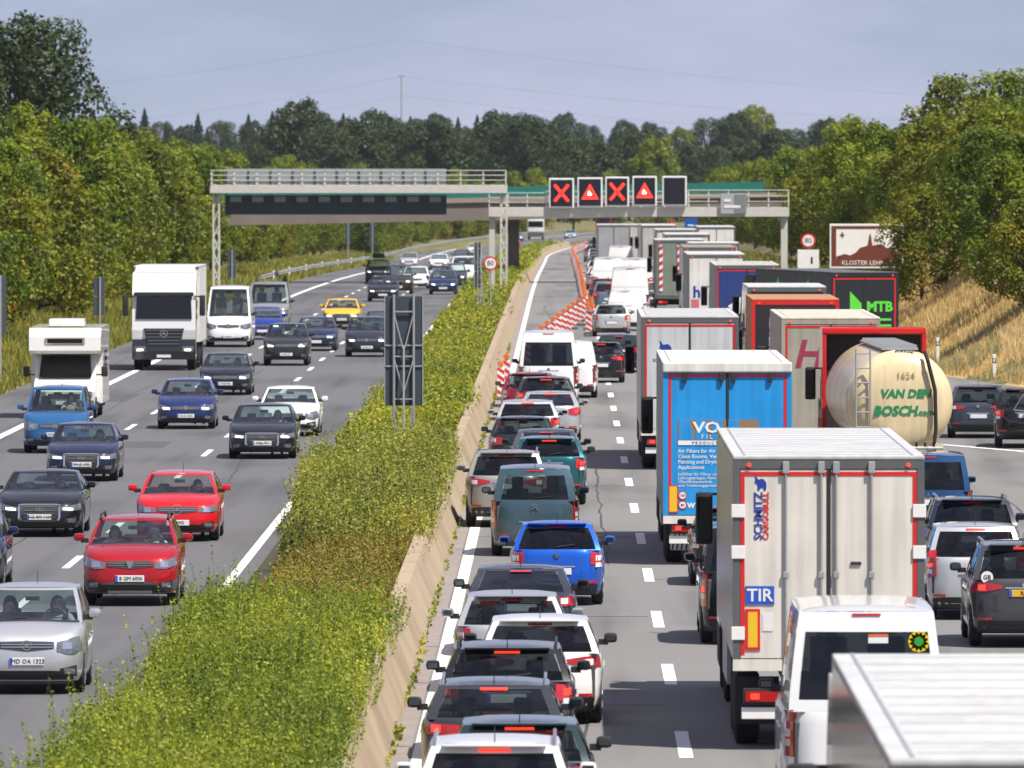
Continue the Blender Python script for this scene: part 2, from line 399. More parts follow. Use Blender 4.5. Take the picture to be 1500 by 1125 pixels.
HEDGE_N = leaf_mat('pale_shrub_leaf', [(0.10, (0.03, 0.06, 0.006)), (0.40, (0.12, 0.18, 0.012)), (0.66, (0.28, 0.32, 0.02)), (0.95, (0.55, 0.50, 0.05))], 0.38, 0.45)
HEDGE_B = leaf_mat('dry_shrub_leaf', [(0.10, (0.05, 0.055, 0.010)), (0.42, (0.17, 0.15, 0.018)), (0.68, (0.33, 0.27, 0.03)), (0.9, (0.42, 0.22, 0.05))], 0.35, 0.45)
HEDGE_O = leaf_mat('olive_shrub_leaf', [(0.10, (0.05, 0.07, 0.010)), (0.42, (0.16, 0.19, 0.022)), (0.70, (0.33, 0.33, 0.04)), (1.0, (0.52, 0.46, 0.06))], 0.35, 0.35)
HEDGE = leaf_mat('shrub_leaf', [(0.10, (0.05, 0.085, 0.008)), (0.38, (0.15, 0.20, 0.012)), (0.60, (0.32, 0.33, 0.018)), (0.86, (0.47, 0.42, 0.035)), (1.0, (0.42, 0.20, 0.05))], 0.35, 0.30)
DRY = leaf_mat('dry_grass_blade', [(0.1, (0.30, 0.20, 0.07)), (0.5, (0.52, 0.37, 0.14)), (0.85, (0.68, 0.52, 0.24))], 0.3, 0.5)
GRASS = leaf_mat('verge_grass_blade', [(0.1, (0.07, 0.10, 0.018)), (0.5, (0.22, 0.23, 0.035)), (0.8, (0.40, 0.33, 0.07)), (1.0, (0.45, 0.28, 0.10))], 0.3, 0.2)
LEAF_A = leaf_mat('broad_leaf', [(0.1, (0.026, 0.050, 0.005)), (0.45, (0.095, 0.155, 0.009)), (0.75, (0.22, 0.265, 0.014)), (1.0, (0.38, 0.36, 0.03))], 0.40, 0.22, 0.20)
LEAF_D = leaf_mat('dark_oak_leaf', [(0.0, (0.010, 0.022, 0.006)), (0.5, (0.028, 0.050, 0.010)), (1.0, (0.06, 0.085, 0.018))], 0.25, 0.2, 0.15)
LEAF_R = leaf_mat('drying_leaf', [(0.1, (0.035, 0.058, 0.006)), (0.45, (0.12, 0.155, 0.009)), (0.76, (0.25, 0.25, 0.014)), (0.92, (0.34, 0.22, 0.02)), (1.0, (0.42, 0.14, 0.02))], 0.40, 0.28, 0.16)
LEAF_C = leaf_mat('conifer_needle', [(0.0, (0.006, 0.014, 0.010)), (0.6, (0.016, 0.030, 0.018)), (1.0, (0.030, 0.050, 0.024))], 0.1, 0.3, 0.1)
BARK = mat('bark', (0.07, 0.055, 0.04), 0.95, var=0.35, scale=6, bump=0.5)
rng = np.random.default_rng(7)
def leaves(C, Nrm, size, rs, aspect=0.55):
    """rhombic leaves: centres C, facing Nrm, size per leaf"""
    k = len(C); Nrm = Nrm / (np.linalg.norm(Nrm, axis=1, keepdims=True) + 1e-9)
    a = rs.normal(size=(k, 3)); U = np.cross(Nrm, a); U /= np.linalg.norm(U, axis=1, keepdims=True) + 1e-9
    W = np.cross(Nrm, U); s = size[:, None]
    V = np.stack([C - U * s, C - W * s * aspect, C + U * s, C + W * s * aspect], 1).reshape(-1, 3)
    Q = np.arange(4 * k).reshape(-1, 4)
    return V, Q
def shoots(n, y0, y1, per, leaf, hmin, hmax, rs):
    """upright leafy shoots over the median planting"""
    x = rs.uniform(-6.12, -2.60, n); y = y0 + (y1 - y0) * rs.random(n)
    x -= np.where((x < -5.8) & (rs.random(n) < .35), rs.random(n) * .25, 0)
    gap = (y > 160) & (y < 205); x = np.where(gap & (x < -5.35), -5.35 + (x + 5.35) * -.6 - .1 * rs.random(n), x)
    x = np.where((y >= 205) & (y < 250) & (x < -5.7), -5.7 + (x + 5.7) * -.5 - .12 * rs.random(n), x)
    base = hedge_h(x, y); h = rs.uniform(hmin, hmax, n) * np.minimum(1.0, base + 0.25)
    h *= np.where(rs.random(n) < 0.10, 1.6, 1.0)
    lx = rs.normal(0, .10, n); ly = rs.normal(0, .12, n)
    t = (np.arange(per)[None] + rs.random((n, per))) / per
    px = x[:, None] + lx[:, None] * t * h[:, None] * 2; py = y[:, None] + ly[:, None] * t * h[:, None] * 2
    pz = base[:, None] * 0.40 + t * (base[:, None] * .32 - .05 + h[:, None])
    ang = rs.random((n, per)) * 2 * np.pi; rr = leaf * (1.1 - .45 * t)
    C = np.stack([px + rr * np.cos(ang), py + rr * np.sin(ang), pz], -1).reshape(-1, 3)
    C[:, 2] += np.vectorize(road_z)(C[:, 1]); C[:, 0] += np.vectorize(road_x)(C[:, 1])
    Nn = np.stack([np.cos(ang) * .8, np.sin(ang) * .8 - .35, np.full_like(ang, .75)], -1).reshape(-1, 3) + rs.normal(0, .45, (n * per, 3))
    V, Q = leaves(C, Nn, (leaf * rs.uniform(.6, 1.25, n * per)), rs)
    zr = np.vectorize(road_z)(y); xr = np.vectorize(road_x)(y); B = np.stack([x + xr, y, base * .6 - .1 + zr], -1); T = np.stack([x + lx * h * 2 + xr, y + ly * h * 2, base * .72 - .05 + h + zr], -1); D = np.array([leaf * .12, 0, 0])
    V2 = np.stack([B - D, B + D, T + D * .4, T - D * .4], 1).reshape(-1, 3)                       # stems
    return np.concatenate([V, V2]), np.concatenate([Q, len(V) + np.arange(4 * n).reshape(-1, 4)])
def join(parts):
    V = []; Q = []; o = 0
    for v, q in parts: V.append(v); Q.append(q + o); o += len(v)
    return np.concatenate(V), np.concatenate(Q)
for (nm, m_, a_, lab) in (('pale_shrubs', HEDGE_N, (10500, 94, 156, 24, .029, .30, .70), 'pale green leafy shrubs in the nearest stretch of the median'), ('dry_shrubs', HEDGE_B, (5600, 152, 189, 17, .029, .22, .45), 'low brownish shrubs in the median behind the pale green ones'), ('olive_shrubs', HEDGE_O, (6200, 184, 243, 19, .042, .38, .85), 'tall olive-green shrubs in the median before the braced sign')):
    V, Q = shoots(*a_, rng); tag(np_mesh(nm, V, Q, m_), lab, 'shrubs', kind='stuff')
V, Q = join([shoots(1800, 238, 262, 14, .046, .28, .62, rng), shoots(6500, 260, 420, 10, .06, .25, .55, rng), shoots(5000, 420, 760, 8, .09, .25, .55, rng), shoots(2500, 760, 1300, 7, .16, .3, .6, rng)])
tag(np_mesh('median_shrubs', V, Q, HEDGE), 'yellow-green shrubs and weeds thinning out along the median towards the gantry', 'shrubs', kind='stuff')
def blades(n, xf, y0, y1, hgt, wid, rs, lean=.25):
    y = rs.uniform(y0, y1, n); x = np.array([xf(v, rs.random()) for v in y]); z = np.array([ground_z(a, b) for a, b in zip(x, y)])
    h = hgt * rs.uniform(.5, 1.2, n); a = rs.random(n) * np.pi; lx = rs.normal(0, lean, n) * h; ly = rs.normal(0, lean, n) * h
    B = np.stack([x, y, z - .03], -1); D = np.stack([np.cos(a), np.sin(a) * .4, 0 * a], -1) * wid
    T = B + np.stack([lx, ly, h], -1)
    V = np.stack([B - D, B + D, T + D * .35, T - D * .35], 1).reshape(-1, 3)
    return V, np.arange(4 * n).reshape(-1, 4)
STRAW = mat('straw_bank', (0.40, 0.28, 0.11), 0.95, var=0.35, scale=.8, bump=0.6, bscale=6)
bx_ = [(.35 + .55 * i) for i in range(26)]; by_ = [306 + 6 * i for i in range(31)]
Vb = [(right_edge(y) + u, y, ground_z(right_edge(y) + u, y) + .05) for y in by_ for u in bx_]; nb = len(bx_)
tag(pydata('grass_bank', Vb, [(j * nb + i, j * nb + i + 1, (j + 1) * nb + i + 1, (j + 1) * nb + i) for j in range(len(by_) - 1) for i in range(nb - 1)], STRAW, smooth=60), kind='structure')
V, Q = blades(60000, lambda y, u: right_edge(y) + .5 + 13.5 * u, 315, 480, .36, .022, rng)
tag(np_mesh('dry_grass', V, Q, DRY), 'tall sun-bleached dry grass on the bank by the slip road', 'grass', kind='stuff')
V, Q = join([blades(22000, lambda y, u: -19.5 - 6.5 * u, 300, 520, .5, .03, rng), blades(16000, lambda y, u: -19.5 - 5 * u, 520, 1100, .6, .06, rng), blades(12000, lambda y, u: right_edge(y) + .4 + 5 * u, 470, 1100, .5, .06, rng)])
tag(np_mesh('verge_grass', V, Q, GRASS), 'ragged yellow-green grass along the road verges', 'grass', kind='stuff')
# weeds in the gutter at the barrier's foot
V, Q = join([(lambda C: leaves(C, rng.normal(size=C.shape) + [0, -.3, .6], rng.uniform(.02, .06, len(C)), rng))(np.stack([-2.27 + rng.normal(0, .03, 1500), np.repeat(rng.uniform(110, 420, 100), 15) + rng.normal(0, .2, 1500), rng.uniform(0.02, .22, 1500)], -1))])
tag(np_mesh('gutter_weeds', V, Q, HEDGE), 'small weeds sprouting along the foot of the concrete barrier', 'weeds', kind='stuff')

def limb_mesh(segs):
    mb = MB()
    for p0, p1, r0, r1 in segs: mb.tube(p0, p1, r0, 7, r1)
    bm = mb.bm; bmesh.ops.recalc_face_normals(bm, faces=bm.faces); me = bpy.data.meshes.new('trunk'); bm.to_mesh(me); bm.free(); finish(me, BARK, 50); return me
def broad_tree(seed, H, Rad, z0, nl, leaf, m, lobes=26, spiky=0.0):
    rs = np.random.default_rng(seed); segs = [((0, 0, -.4), (0, 0, H * .32), .035 * H * .6, .025 * H * .6)]; Cs = []; Ns = []
    for i in range(lobes):
        u = (i + .5) / lobes; z = z0 + (H - z0) * (u ** .85); k = (z - z0) / (H - z0)
        w = Rad * (math.sin(math.pi * min(1, .18 + .80 * k)) ** .6) * rs.uniform(.45, 1.0); a = i * 2.4 + rs.uniform(-.5, .5)
        c = np.array([w * math.cos(a), w * math.sin(a), z]); r = Rad * rs.uniform(.26, .46) * (1.0 - .35 * k)
        segs.append(((0, 0, max(.2, z * .62)), tuple(c), .012 * H * .6, .004 * H))
        q = int(nl / lobes * (r / (.36 * Rad)) ** 2)
        d = rs.normal(size=(q, 3)); d /= np.linalg.norm(d, axis=1, keepdims=True); d[:, 2] = np.where(d[:, 2] < -.5, -d[:, 2], d[:, 2])
        rad = r * (0.55 + .55 * rs.random(q) ** .6); P = c + d * rad[:, None] * np.array([1, 1, 1.0 + spiky])
        P += rs.normal(0, .10 * r, P.shape); P[:, 2] = np.maximum(P[:, 2], .15)
        Cs.append(P); Ns.append(d + rs.normal(0, .55, d.shape) + [0, 0, .25])
    C = np.concatenate(Cs); V, Q = leaves(C, np.concatenate(Ns), leaf * rs.uniform(.55, 1.3, len(C)), rs, .62)
    tmp = np_mesh('crown', V, Q, m); me = tmp.data; bpy.data.objects.remove(tmp)
    return limb_mesh(segs), me
def conifer(seed, H, nl, leaf):
    rs = np.random.default_rng(seed); k = rs.random(nl) ** .8; a = rs.random(nl) * 2 * np.pi; tier = np.mod(k * 13 + .15 * np.sin(a * 3), 1)
    w = (H * .27) * (1 - k) ** .85 * (1.05 - .55 * tier) * (0.8 + .3 * np.sin(a * 5 + seed + k * 20)) * rs.uniform(.25, 1, nl) ** .4
    C = np.stack([w * np.cos(a), w * np.sin(a), H * .05 + H * .92 * k - .10 * w], -1)
    V, Q = leaves(C, np.stack([np.cos(a) * .5, np.sin(a) * .5, np.ones(nl)], -1) + rs.normal(0, .5, (nl, 3)), leaf * rs.uniform(.6, 1.3, nl) * (1.1 - .6 * k), rs, .5)
    tmp = np_mesh('crown', V, Q, LEAF_C); me = tmp.data; bpy.data.objects.remove(tmp)
    return limb_mesh([((0, 0, -.4), (0, 0, H * .96), .016 * H, .003 * H)]), me
BUSHY = [broad_tree(11, 9.5, 3.3, .9, 15000, .15, LEAF_A, 34, .25), broad_tree(12, 10.5, 3.0, 1.0, 15000, .15, LEAF_A, 34, .35), broad_tree(13, 8.5, 3.4, .7, 14000, .15, LEAF_R, 32, .2), broad_tree(14, 9.5, 3.6, .8, 15000, .16, LEAF_R, 34, .2)]
BIG = [broad_tree(21, 17, 6.2, 4.5, 19000, .21, LEAF_D, 40), broad_tree(22, 19, 6.8, 3.5, 19000, .30, LEAF_D, 38), broad_tree(23, 18, 6.0, 3.0, 17000, .30, LEAF_A, 36)]
CONI = [conifer(31, 19, 8000, .5), conifer(32, 17, 8000, .5)]
def plant(kind, x, y, s, label, group, name='broadleaf_tree', z=None, sz=None):
    tm, cm = kind
    t = thing(name, label, 'tree', (x, y, (ground_z(x, y) if z is None else z)), random.uniform(0, 6.28), group)
    t.scale = (s, s, s * (sz or 1)); link('trunk', tm, t); link('crown', cm, t)
    return t
random.seed(5)
def LEFT_LAB(y, row):
    where = 'at the left picture edge beside the camper' if y < 420 else 'behind the white oncoming lorry' if y < 500 else 'just before the left gantry leg' if y < 575 else 'beyond the gantry along the guard rail' if y < 800 else 'far beyond the bridge by the oncoming lanes'
    return ('bushy yellow-green tree in the front row ' if row == 0 else 'taller leafy tree behind the front row ') + where
def RIGHT_LAB(y, row):
    where = 'above the dry grass slope' if y < 430 else 'behind the brown tourist sign' if y < 520 else 'beside the right gantry leg' if y < 640 else 'on the right beyond the bridge'
    return ('bushy olive tree at the front of the bank ' if row == 0 else 'leafy tree higher up the bank ') + where
# left: a wall of young broadleaves on the verge, from near to far
y = 352.0; i = 0
while y < 1540:
    xx = -25.0 + random.uniform(-1.2, .9) - .003 * (y - 352) + road_x(y)
    plant(BUSHY[(i * 7 + i // 3) % 4], xx, y, random.uniform(.58, .86), LEFT_LAB(y, 0), 'trees left of the oncoming lanes')
    if i % 2 == 0: plant(BUSHY[(i + 1) % 4], xx - random.uniform(4, 7), y + 8, random.uniform(.70, .98), LEFT_LAB(y, 1), 'trees left of the oncoming lanes')
    y += 7 + (y - 352) * .022; i += 1
plant(BIG[0], -37.0, 668, .98, 'tall dark oak towering over the tree wall in the upper left corner', None, 'oak_tree', z=.8)
plant(BIG[0], -40.6, 690, .90, 'dark oak at the left picture edge behind the tallest oak', None, 'oak_tree', z=.8)
# right: trees and scrub on the bank
y = 372.0; i = 0
while y < 1400:
    k = sm(372, 520, y)
    xx = 22.6 - 5.9 * k + random.uniform(-.6, 1.2) + .003 * (y - 372) + road_x(y)
    plant(BUSHY[(i * 5 + i // 2) % 4], xx, y, random.uniform(.56, .68) if y < 560 else random.uniform(.66, .80), RIGHT_LAB(y, 0), 'trees on the right bank')
    if i % 2 == 0: plant(BUSHY[(i + 2) % 4], xx + random.uniform(3.5, 6), y + 10, (random.uniform(.78, .95) if y < 520 else random.uniform(.64, .8)), RIGHT_LAB(y, 1), 'trees on the right bank')
    y += 7 + (y - 372) * .022; i += 1
plant(BUSHY[3], 16.1, 428, .50, 'rounded green bush half covering the brown tourist sign', None, 'roadside_bush')
plant(BUSHY[0], 18.4, 420, .62, 'dark green bush at the top of the dry grass slope', None, 'roadside_bush')
plant(BUSHY[2], 15.2, 452, .46, 'olive bush directly right of the tourist sign posts', None, 'roadside_bush')
plant(BUSHY[0], 18.6, 391, .60, 'dark rounded bush above the delineator posts on the dry slope', None, 'roadside_bush')
plant(BUSHY[3], 18.0, 372, .42, 'low dark bush at the right picture edge below the leafy trees', None, 'roadside_bush')
plant(BUSHY[1], 17.7, 385, .52, 'dark leafy bush hanging over the dry grass at the right picture edge', None, 'roadside_bush')
# the wood beyond the bend and the far ridge
for i in range(46):
    x = -40 + 190 * ((i * .618) % 1); yy = 1575 + 200 * random.random() + max(0, x) * 1.5
    plant(BIG[i % 3 if i % 4 == 0 else i % 2], x - 12, yy, (1.12 if -40 < x < 10 else .9) * random.uniform(.8, 1.0), 'dark broadleaf tree in the wood beyond the bend', 'trees of the wood beyond the bend', z=-3.4)
for i in range(34):
    yy = 1130 + 13 * i; plant(BUSHY[i % 4], -22.6 + road_x(yy) - random.uniform(0, 3), yy, random.uniform(.7, .95), 'leafy tree lining the outside of the far bend', 'trees outside the far bend', z=-3.4)
for i in range(24):
    x = -75 + 6.4 * i; plant(BUSHY[i % 4] if i % 3 else BIG[1], x, 1580 + abs(x) * .3 + random.uniform(-15, 25), random.uniform(.8, 1.1) if i % 3 else .5, 'low leafy tree along the front of the wood beyond the bend', 'low trees fronting the far wood', z=-3.4)
for i in range(22):
    x = 20 + 6.2 * i; plant(BIG[(i + 1) % 3], x, 2150 + random.uniform(-80, 80), random.uniform(.75, 1.0), 'hazy broadleaf tree on the far wooded ridge', 'trees of the far ridge')
for i in range(92):
    x = -215 + 2.6 * i + random.uniform(-2, 2)
    if i % 3 != 2: plant(CONI[i % 2], x, 2450 + random.uniform(-120, 120), random.uniform(.72, .95) * (1.0 if x < -20 else .8), 'dark pointed conifer on the far ridge under the sky', 'conifers on the far ridge', 'conifer_tree')
    else: plant(BIG[i % 2], x, 2380 + random.uniform(-60, 60), random.uniform(.66, .84), 'rounded dark tree among the far conifers', 'rounded trees among the conifers')
for i in range(30):
    x = -150 + 6.0 * i; plant(BIG[i % 2], x, 1950 + random.uniform(-90, 90), random.uniform(.5, .68), 'hazy broadleaf tree in front of the far conifers', 'trees in front of the far conifers')

# ================================================================== GANTRIES, BRIDGE, SIGNS
def rail(mb, x0, x1, y, z0, z1, step):
    n = max(1, round((x1 - x0) / step))
    return n
GY = 570.0; GZ = road_z(GY)
g = thing('sign_gantry', 'pale steel gantry with railed walkway and sign backs over the oncoming lanes', 'gantry', (0, GY, GZ))
PALE = mat('pale_gantry_paint', (0.58, 0.56, 0.50), 0.6, 0.1, var=0.12)
SIGNB = mat('sign_back_dark', (0.050, 0.066, 0.080), 0.5, 0.2)
SIGNBG = mat('sign_back_grey', (0.30, 0.33, 0.34), 0.5, 0.3)
z = lambda py: CAMH - (py - VY) * GY / FPX - GZ
x = lambda px: (px - VX) * GY / FPX
def gantry_rail(g, x0, x1, y, z0, z1, step):
    n = max(1, round((x1 - x0) / step))
    for i in range(n + 1):
        xx = x0 + (x1 - x0) * i / n
        MB().box(xx - .04, xx + .04, y - .04, y + .04, z0, z1).build('rail_post', PALE, g, 0)
    for k in (0.35, 0.68, 1.0):
        zz = z0 + (z1 - z0) * k
        MB().box(x0, x1, y - .075, y - .042, zz - .05, zz + .0).build('handrail', PALE, g, 0)
MB().box(x(308), x(743), -.6, .6, z(283), z(271), .02).build('walkway_beam', PALE, g, 0)
gantry_rail(g, x(310), x(741), -.58, z(270.8), z(249), 1.35)
gantry_rail(g, x(310), x(741), .58, z(270.8), z(249), 1.35)
for k in range(10):
    a = x(329) + (x(654) - x(329)) * k / 10; b = x(329) + (x(654) - x(329)) * (k + 1) / 10
    MB().box(a, b - .03, .80, .86, z(271), z(247)).build('sign_back_panel', SIGNBG, g, 0)
    MB().box(a, b - .004, .80, .86, z(314.5), z(286)).build('sign_back_panel', SIGNB, g, 0)
    MB().box(a + .05, a + .12, .70, .79, z(313), z(250)).build('sign_bracket', SIGNB, g, 0)
    MB().box(a + .3, b - .35, .70, .78, z(296), z(288)).build('sign_stiffener', SIGNBG, g, 0)
def lattice(g, xc, zt, name='lattice_leg'):
    mb = MB()
    for sx in (-.17, .17):
        for sy in (-.3, .3): mb.box(xc + sx - .05, xc + sx + .05, sy - .05, sy + .05, 0, zt)
    for i in range(7):
        za = zt * i / 7; zb = zt * (i + 1) / 7
        mb.tube((xc - .17, -.3, za), (xc + .17, -.3, zb), .04, 6); mb.tube((xc + .17, .3, za), (xc - .17, .3, zb), .04, 6)
    mb.build(name, PALE, g, 0)
lattice(g, x(317), z(283) - .01); lattice(g, x(738), z(283) - .01)
g2 = thing('sign_gantry', 'grey gantry with five square lane signal displays over the queue', 'gantry', (0, GY + 4, GZ))
MB().box(x(715), x(1158), -.5, .5, z(318), z(304), .02).build('walkway_beam', PALE, g2, 0)
gantry_rail(g2, x(716), x(800), -.48, z(303.8), z(282), 1.0); gantry_rail(g2, x(1010), x(1157), -.48, z(303.8), z(278), 1.3)
gantry_rail(g2, x(800), x(1010), .48, z(303.8), z(280), 1.5)
MB().box(x(720) - .17, x(720) + .17, -.2, .2, 0, z(318) - .01).build('gantry_leg', PALE, g2, 0)
MB().box(x(1151) - .2, x(1151) + .2, -.2, .2, 0, z(318) - .01).build('gantry_leg', PALE, g2, 0)
LED = mat('led_red', (0.8, 0.03, 0.02), 0.4, emit=(1.0, 0.035, 0.02), es=1.3)
LEDW = mat('led_white', (0.7, 0.8, 0.7), 0.4, emit=(0.7, 0.9, 0.8), es=0.9)
SCREEN = mat('led_screen_black', (0.012, 0.012, 0.02), 0.35)
for k, (a, b, c, d) in enumerate(((804, 841, 261, 305), (846, 883, 260, 304), (887, 922, 259, 303), (927, 963, 258, 302), (971, 1007, 258, 302))):
    X0, X1, Z0, Z1 = x(a), x(b), z(d), z(c); xc = (X0 + X1) / 2; zc = (Z0 + Z1) / 2
    s = MB().box(X0, X1, -.80, -.55, Z0, Z1, .03).build('lane_signal', SIGNWHITE, g2, 0)
    MB().box(X0 + .10, X1 - .10, -.825, -.80, Z0 + .10, Z1 - .10).build('screen', SCREEN, s, 0)
    if k in (0, 2):
        mb = MB()
        for sg in (1, -1):
            u = Vector((.42 * sg, 0, .50)); n_ = Vector((.50, 0, -.42 * sg)).normalized() * .085; c0 = Vector((xc, -.845, zc))
            mb.poly([c0 - u - n_, c0 - u + n_, c0 + u + n_, c0 + u - n_], (0, .015 if sg > 0 else .012, 0))
        mb.build('red_cross', LED, s, 0)
    elif k in (1, 3):
        mb = MB(); T = [(-.52, -.42), (.52, -.42), (0, .52)]; I = [(-.27, -.27), (.27, -.27), (0, .22)]
        for i in range(3):
            j = (i + 1) % 3
            mb.poly([(xc + T[i][0], -.845, zc + T[i][1]), (xc + T[j][0], -.845, zc + T[j][1]), (xc + I[j][0], -.845, zc + I[j][1]), (xc + I[i][0], -.845, zc + I[i][1])], (0, .015, 0))
        mb.build('red_triangle', LED, s, 0)
        mb = MB()
        for i in range(3): mb.box(xc - .15 + .07 * i, xc - .02 + .07 * i, -.843, -.83, zc - .20 + .05 * (i % 2), zc - .07 + .09 * (2 - i))
        mb.build('queue_symbol', LEDW, s, 0)
s = MB().box(x(1057), x(1095), -.72, -.56, z(314), z(284), .02).build('info_panel', mat('info_grey', (.36, .38, .39), .5), g2, 0)
MB().box(x(1077), x(1094.5), -.735, -.72, z(313), z(285)).build('dark_half', mat('info_dark', (.19, .21, .22), .5), s, 0)
for k, zz in enumerate((292, 301)): MB().box(x(1062), x(1072 + 14 * k), -.745, -.736, z(zz + 4), z(zz)).build('faint_lettering', SIGNWHITE, s, 0)

# overpass behind the gantries
BY = 668.0; BZ = road_z(BY)
xb = lambda px: (px - VX) * BY / FPX
zb_ = lambda py: CAMH - (py - VY) * BY / FPX
br = thing('road_bridge', 'brown-grey concrete overpass with teal mesh parapet behind the gantries', 'bridge', (0, BY, BZ))
DECK = mat('bridge_concrete', (0.20, 0.17, 0.145), 0.9, var=0.25, scale=.4)
TEAL = mat('teal_mesh', (0.01, 0.16, 0.13), 0.6)
def sloped(name, x0, x1, za0, zb0, za1, zb1, y0, y1, m):   # beam whose soffit and top rise to the right
    mb = MB(); mb.poly([(x0, y0, za0 - BZ), (x1, y0, za1 - BZ), (x1, y0, zb1 - BZ), (x0, y0, zb0 - BZ)], (0, y1 - y0, 0)); return mb.build(name, m, br, 0)
sloped('deck', xb(300), xb(1180), zb_(331), zb_(304), zb_(313), zb_(288), 0, 9, DECK)
sloped('edge_beam', xb(300), xb(1180), zb_(304) + .005, zb_(297), zb_(288) + .005, zb_(281), -.15, .35, mat('edge_beam_concrete', (.30, .25, .20), .9))
for k in range(26):
    a = xb(300) + (xb(1120) - xb(300)) * k / 26; b = xb(300) + (xb(1120) - xb(300)) * (k + 1) / 26
    t = k / 26; zz = zb_(297) + (zb_(281) - zb_(297)) * t
    MB().box(a, b - .05, .0, .05, zz - BZ + .01, zz + .72 - BZ).build('parapet_panel', TEAL, br, 0)
    MB().box(b - .05, b + .03, -.02, .1, zz - BZ + .01, zz + .80 - BZ).build('parapet_post', TEAL, br, 0)
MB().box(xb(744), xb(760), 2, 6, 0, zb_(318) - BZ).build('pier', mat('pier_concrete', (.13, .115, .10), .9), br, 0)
MB().box(xb(1172), xb(1235), 0, 9, -1, zb_(290) - BZ).build('abutment', DECK, br, 0)
MB().box(xb(240), xb(305), 0, 9, -1, zb_(312) - BZ).build('abutment', DECK, br, 0)

# median sign seen from behind on a braced frame
def framed_sign(label, X, Y, w, z0, z1, base, rz=0):
    t = thing('traffic_sign', label, 'sign', (X, Y, base), rz)
    MB().box(-w / 2, w / 2, .07, .10, z0, z1, .012).build('panel', SIGNB, t, 0)
    mb = MB()
    for sx in (-1, 1):
        mb.box(sx * w / 2 - .012, sx * w / 2 + .012, .05, .115, z0, z1)
    mb.build('panel_edge', STEEL, t, 0)
    for sx in (-.26, .26): MB().tube((sx * w, 0, 0), (sx * w, 0, z1 + .05), .036, 8).build('post', STEEL, t)
    MB().tube((0, -.35, 0), (0, -.04, z0 + (z1 - z0) * .55), .03, 8).build('back_strut', STEEL, t)
    h = (z1 - z0)
    for k, zz in enumerate((z0 + .06 * h, z0 + .45 * h, z0 + .86 * h)): MB().box(-.26 * w, .26 * w, -.02, .02, zz - .02, zz + .02).build('rung', STEEL, t, 0)
    for k, zz in enumerate((z0 + .36 * h, z0 + .55 * h)): MB().box(-w / 2, w / 2, .035, .068, zz - .02, zz + .02).build('panel_rib', STEEL, t, 0)
    for (a, b) in ((z0 + .83 * h, z0 + .52 * h), (z0 + .42 * h, z0 + .14 * h), (z0 + .02 * h, .25)):
        for sx in (-1, 1): MB().tube((sx * .25 * w, -.01, a), (sx * .02, -.06, b), .02, 6).build('brace', STEEL, t)
    return t
framed_sign('tall dark sign back on a braced steel frame among the near median shrubs', -4.27, 257, 1.02, 1.46, 4.40, 0.0)
t = framed_sign('distant sign back standing edge-on in the median by the gantry', -4.3, 493, .9, 1.6, 3.9, 0.0, R(68))
for (X, Y, h0, h1, lab) in ((-20.3, 345, 1.9, 4.0, 'narrow dark sign back on a pole at the left picture edge'), (-20.0, 413, 1.5, 3.15, 'narrow dark sign back on a pole behind the camper'), (-20.0, 578, 1.2, 2.9, 'narrow dark sign back on a pole behind the white panel van'), (-20.3, 905, 2.2, 4.4, 'small distant sign back on a pole by the left guard rail'), (-19.6, 985, 2.0, 4.8, 'distant blue-grey sign back left of the far bend')):
    t = thing('traffic_sign', lab, 'sign', (X, Y, ground_z(X, Y)), R(24))
    MB().tube((0, 0, -.2), (0, 0, h1), .05, 8).build('post', STEEL, t)
    MB().box(-.26, .26, .055, .085, (h0 + h1) / 2 + .02, h1, .01).build('panel', SIGNB, t, 0); MB().box(-.26, .26, .055, .085, h0, (h0 + h1) / 2 - .02, .01).build('panel', SIGNB, t, 0)
def limit_sign(label, X, Y, zc, r, txt, extra=False, base=None):
    b = ground_z(X, Y) if base is None else base; t = thing('speed_limit_sign', label, 'sign', (X, Y, b)); zc -= b
    MB().tube((0, .06, -.2), (0, .06, zc + r * .8), .04, 8).build('post', STEEL, t)
    d = MB().lathe([(0, r), (.03, r)], 'Y', (0, -.02, zc), 28).build('disc', SIGNRED, t, 30)
    MB().lathe([(0, r * .76), (.012, r * .76)], 'Y', (0, -.033, zc), 28).build('white_field', SIGNWHITE, d, 30)
    text(txt, r * 1.0, INK, d, (0, -.038, zc), REAR, 'number')
    if extra:
        MB().box(-.55, .55, 0, .04, zc - r - 1.15, zc - r - .08, .01).build('white_plate', SIGNWHITE, t, 0)
        MB().box(.13, .23, -.008, 0, zc - r - .8, zc - r - .45).build('plate_symbol', INK, t, 0)
limit_sign('speed limit sign on a post in the median left of the central gantry leg', -3.62, 480, 2.96, .36, '80')
limit_sign('small distant speed limit sign beside the dark bridge pier', -3.3, 680, 2.45, .33, '80')
limit_sign('speed limit sign above a white plate right of the gantry leg', 12.6, 490, 4.02, .38, '80', True)
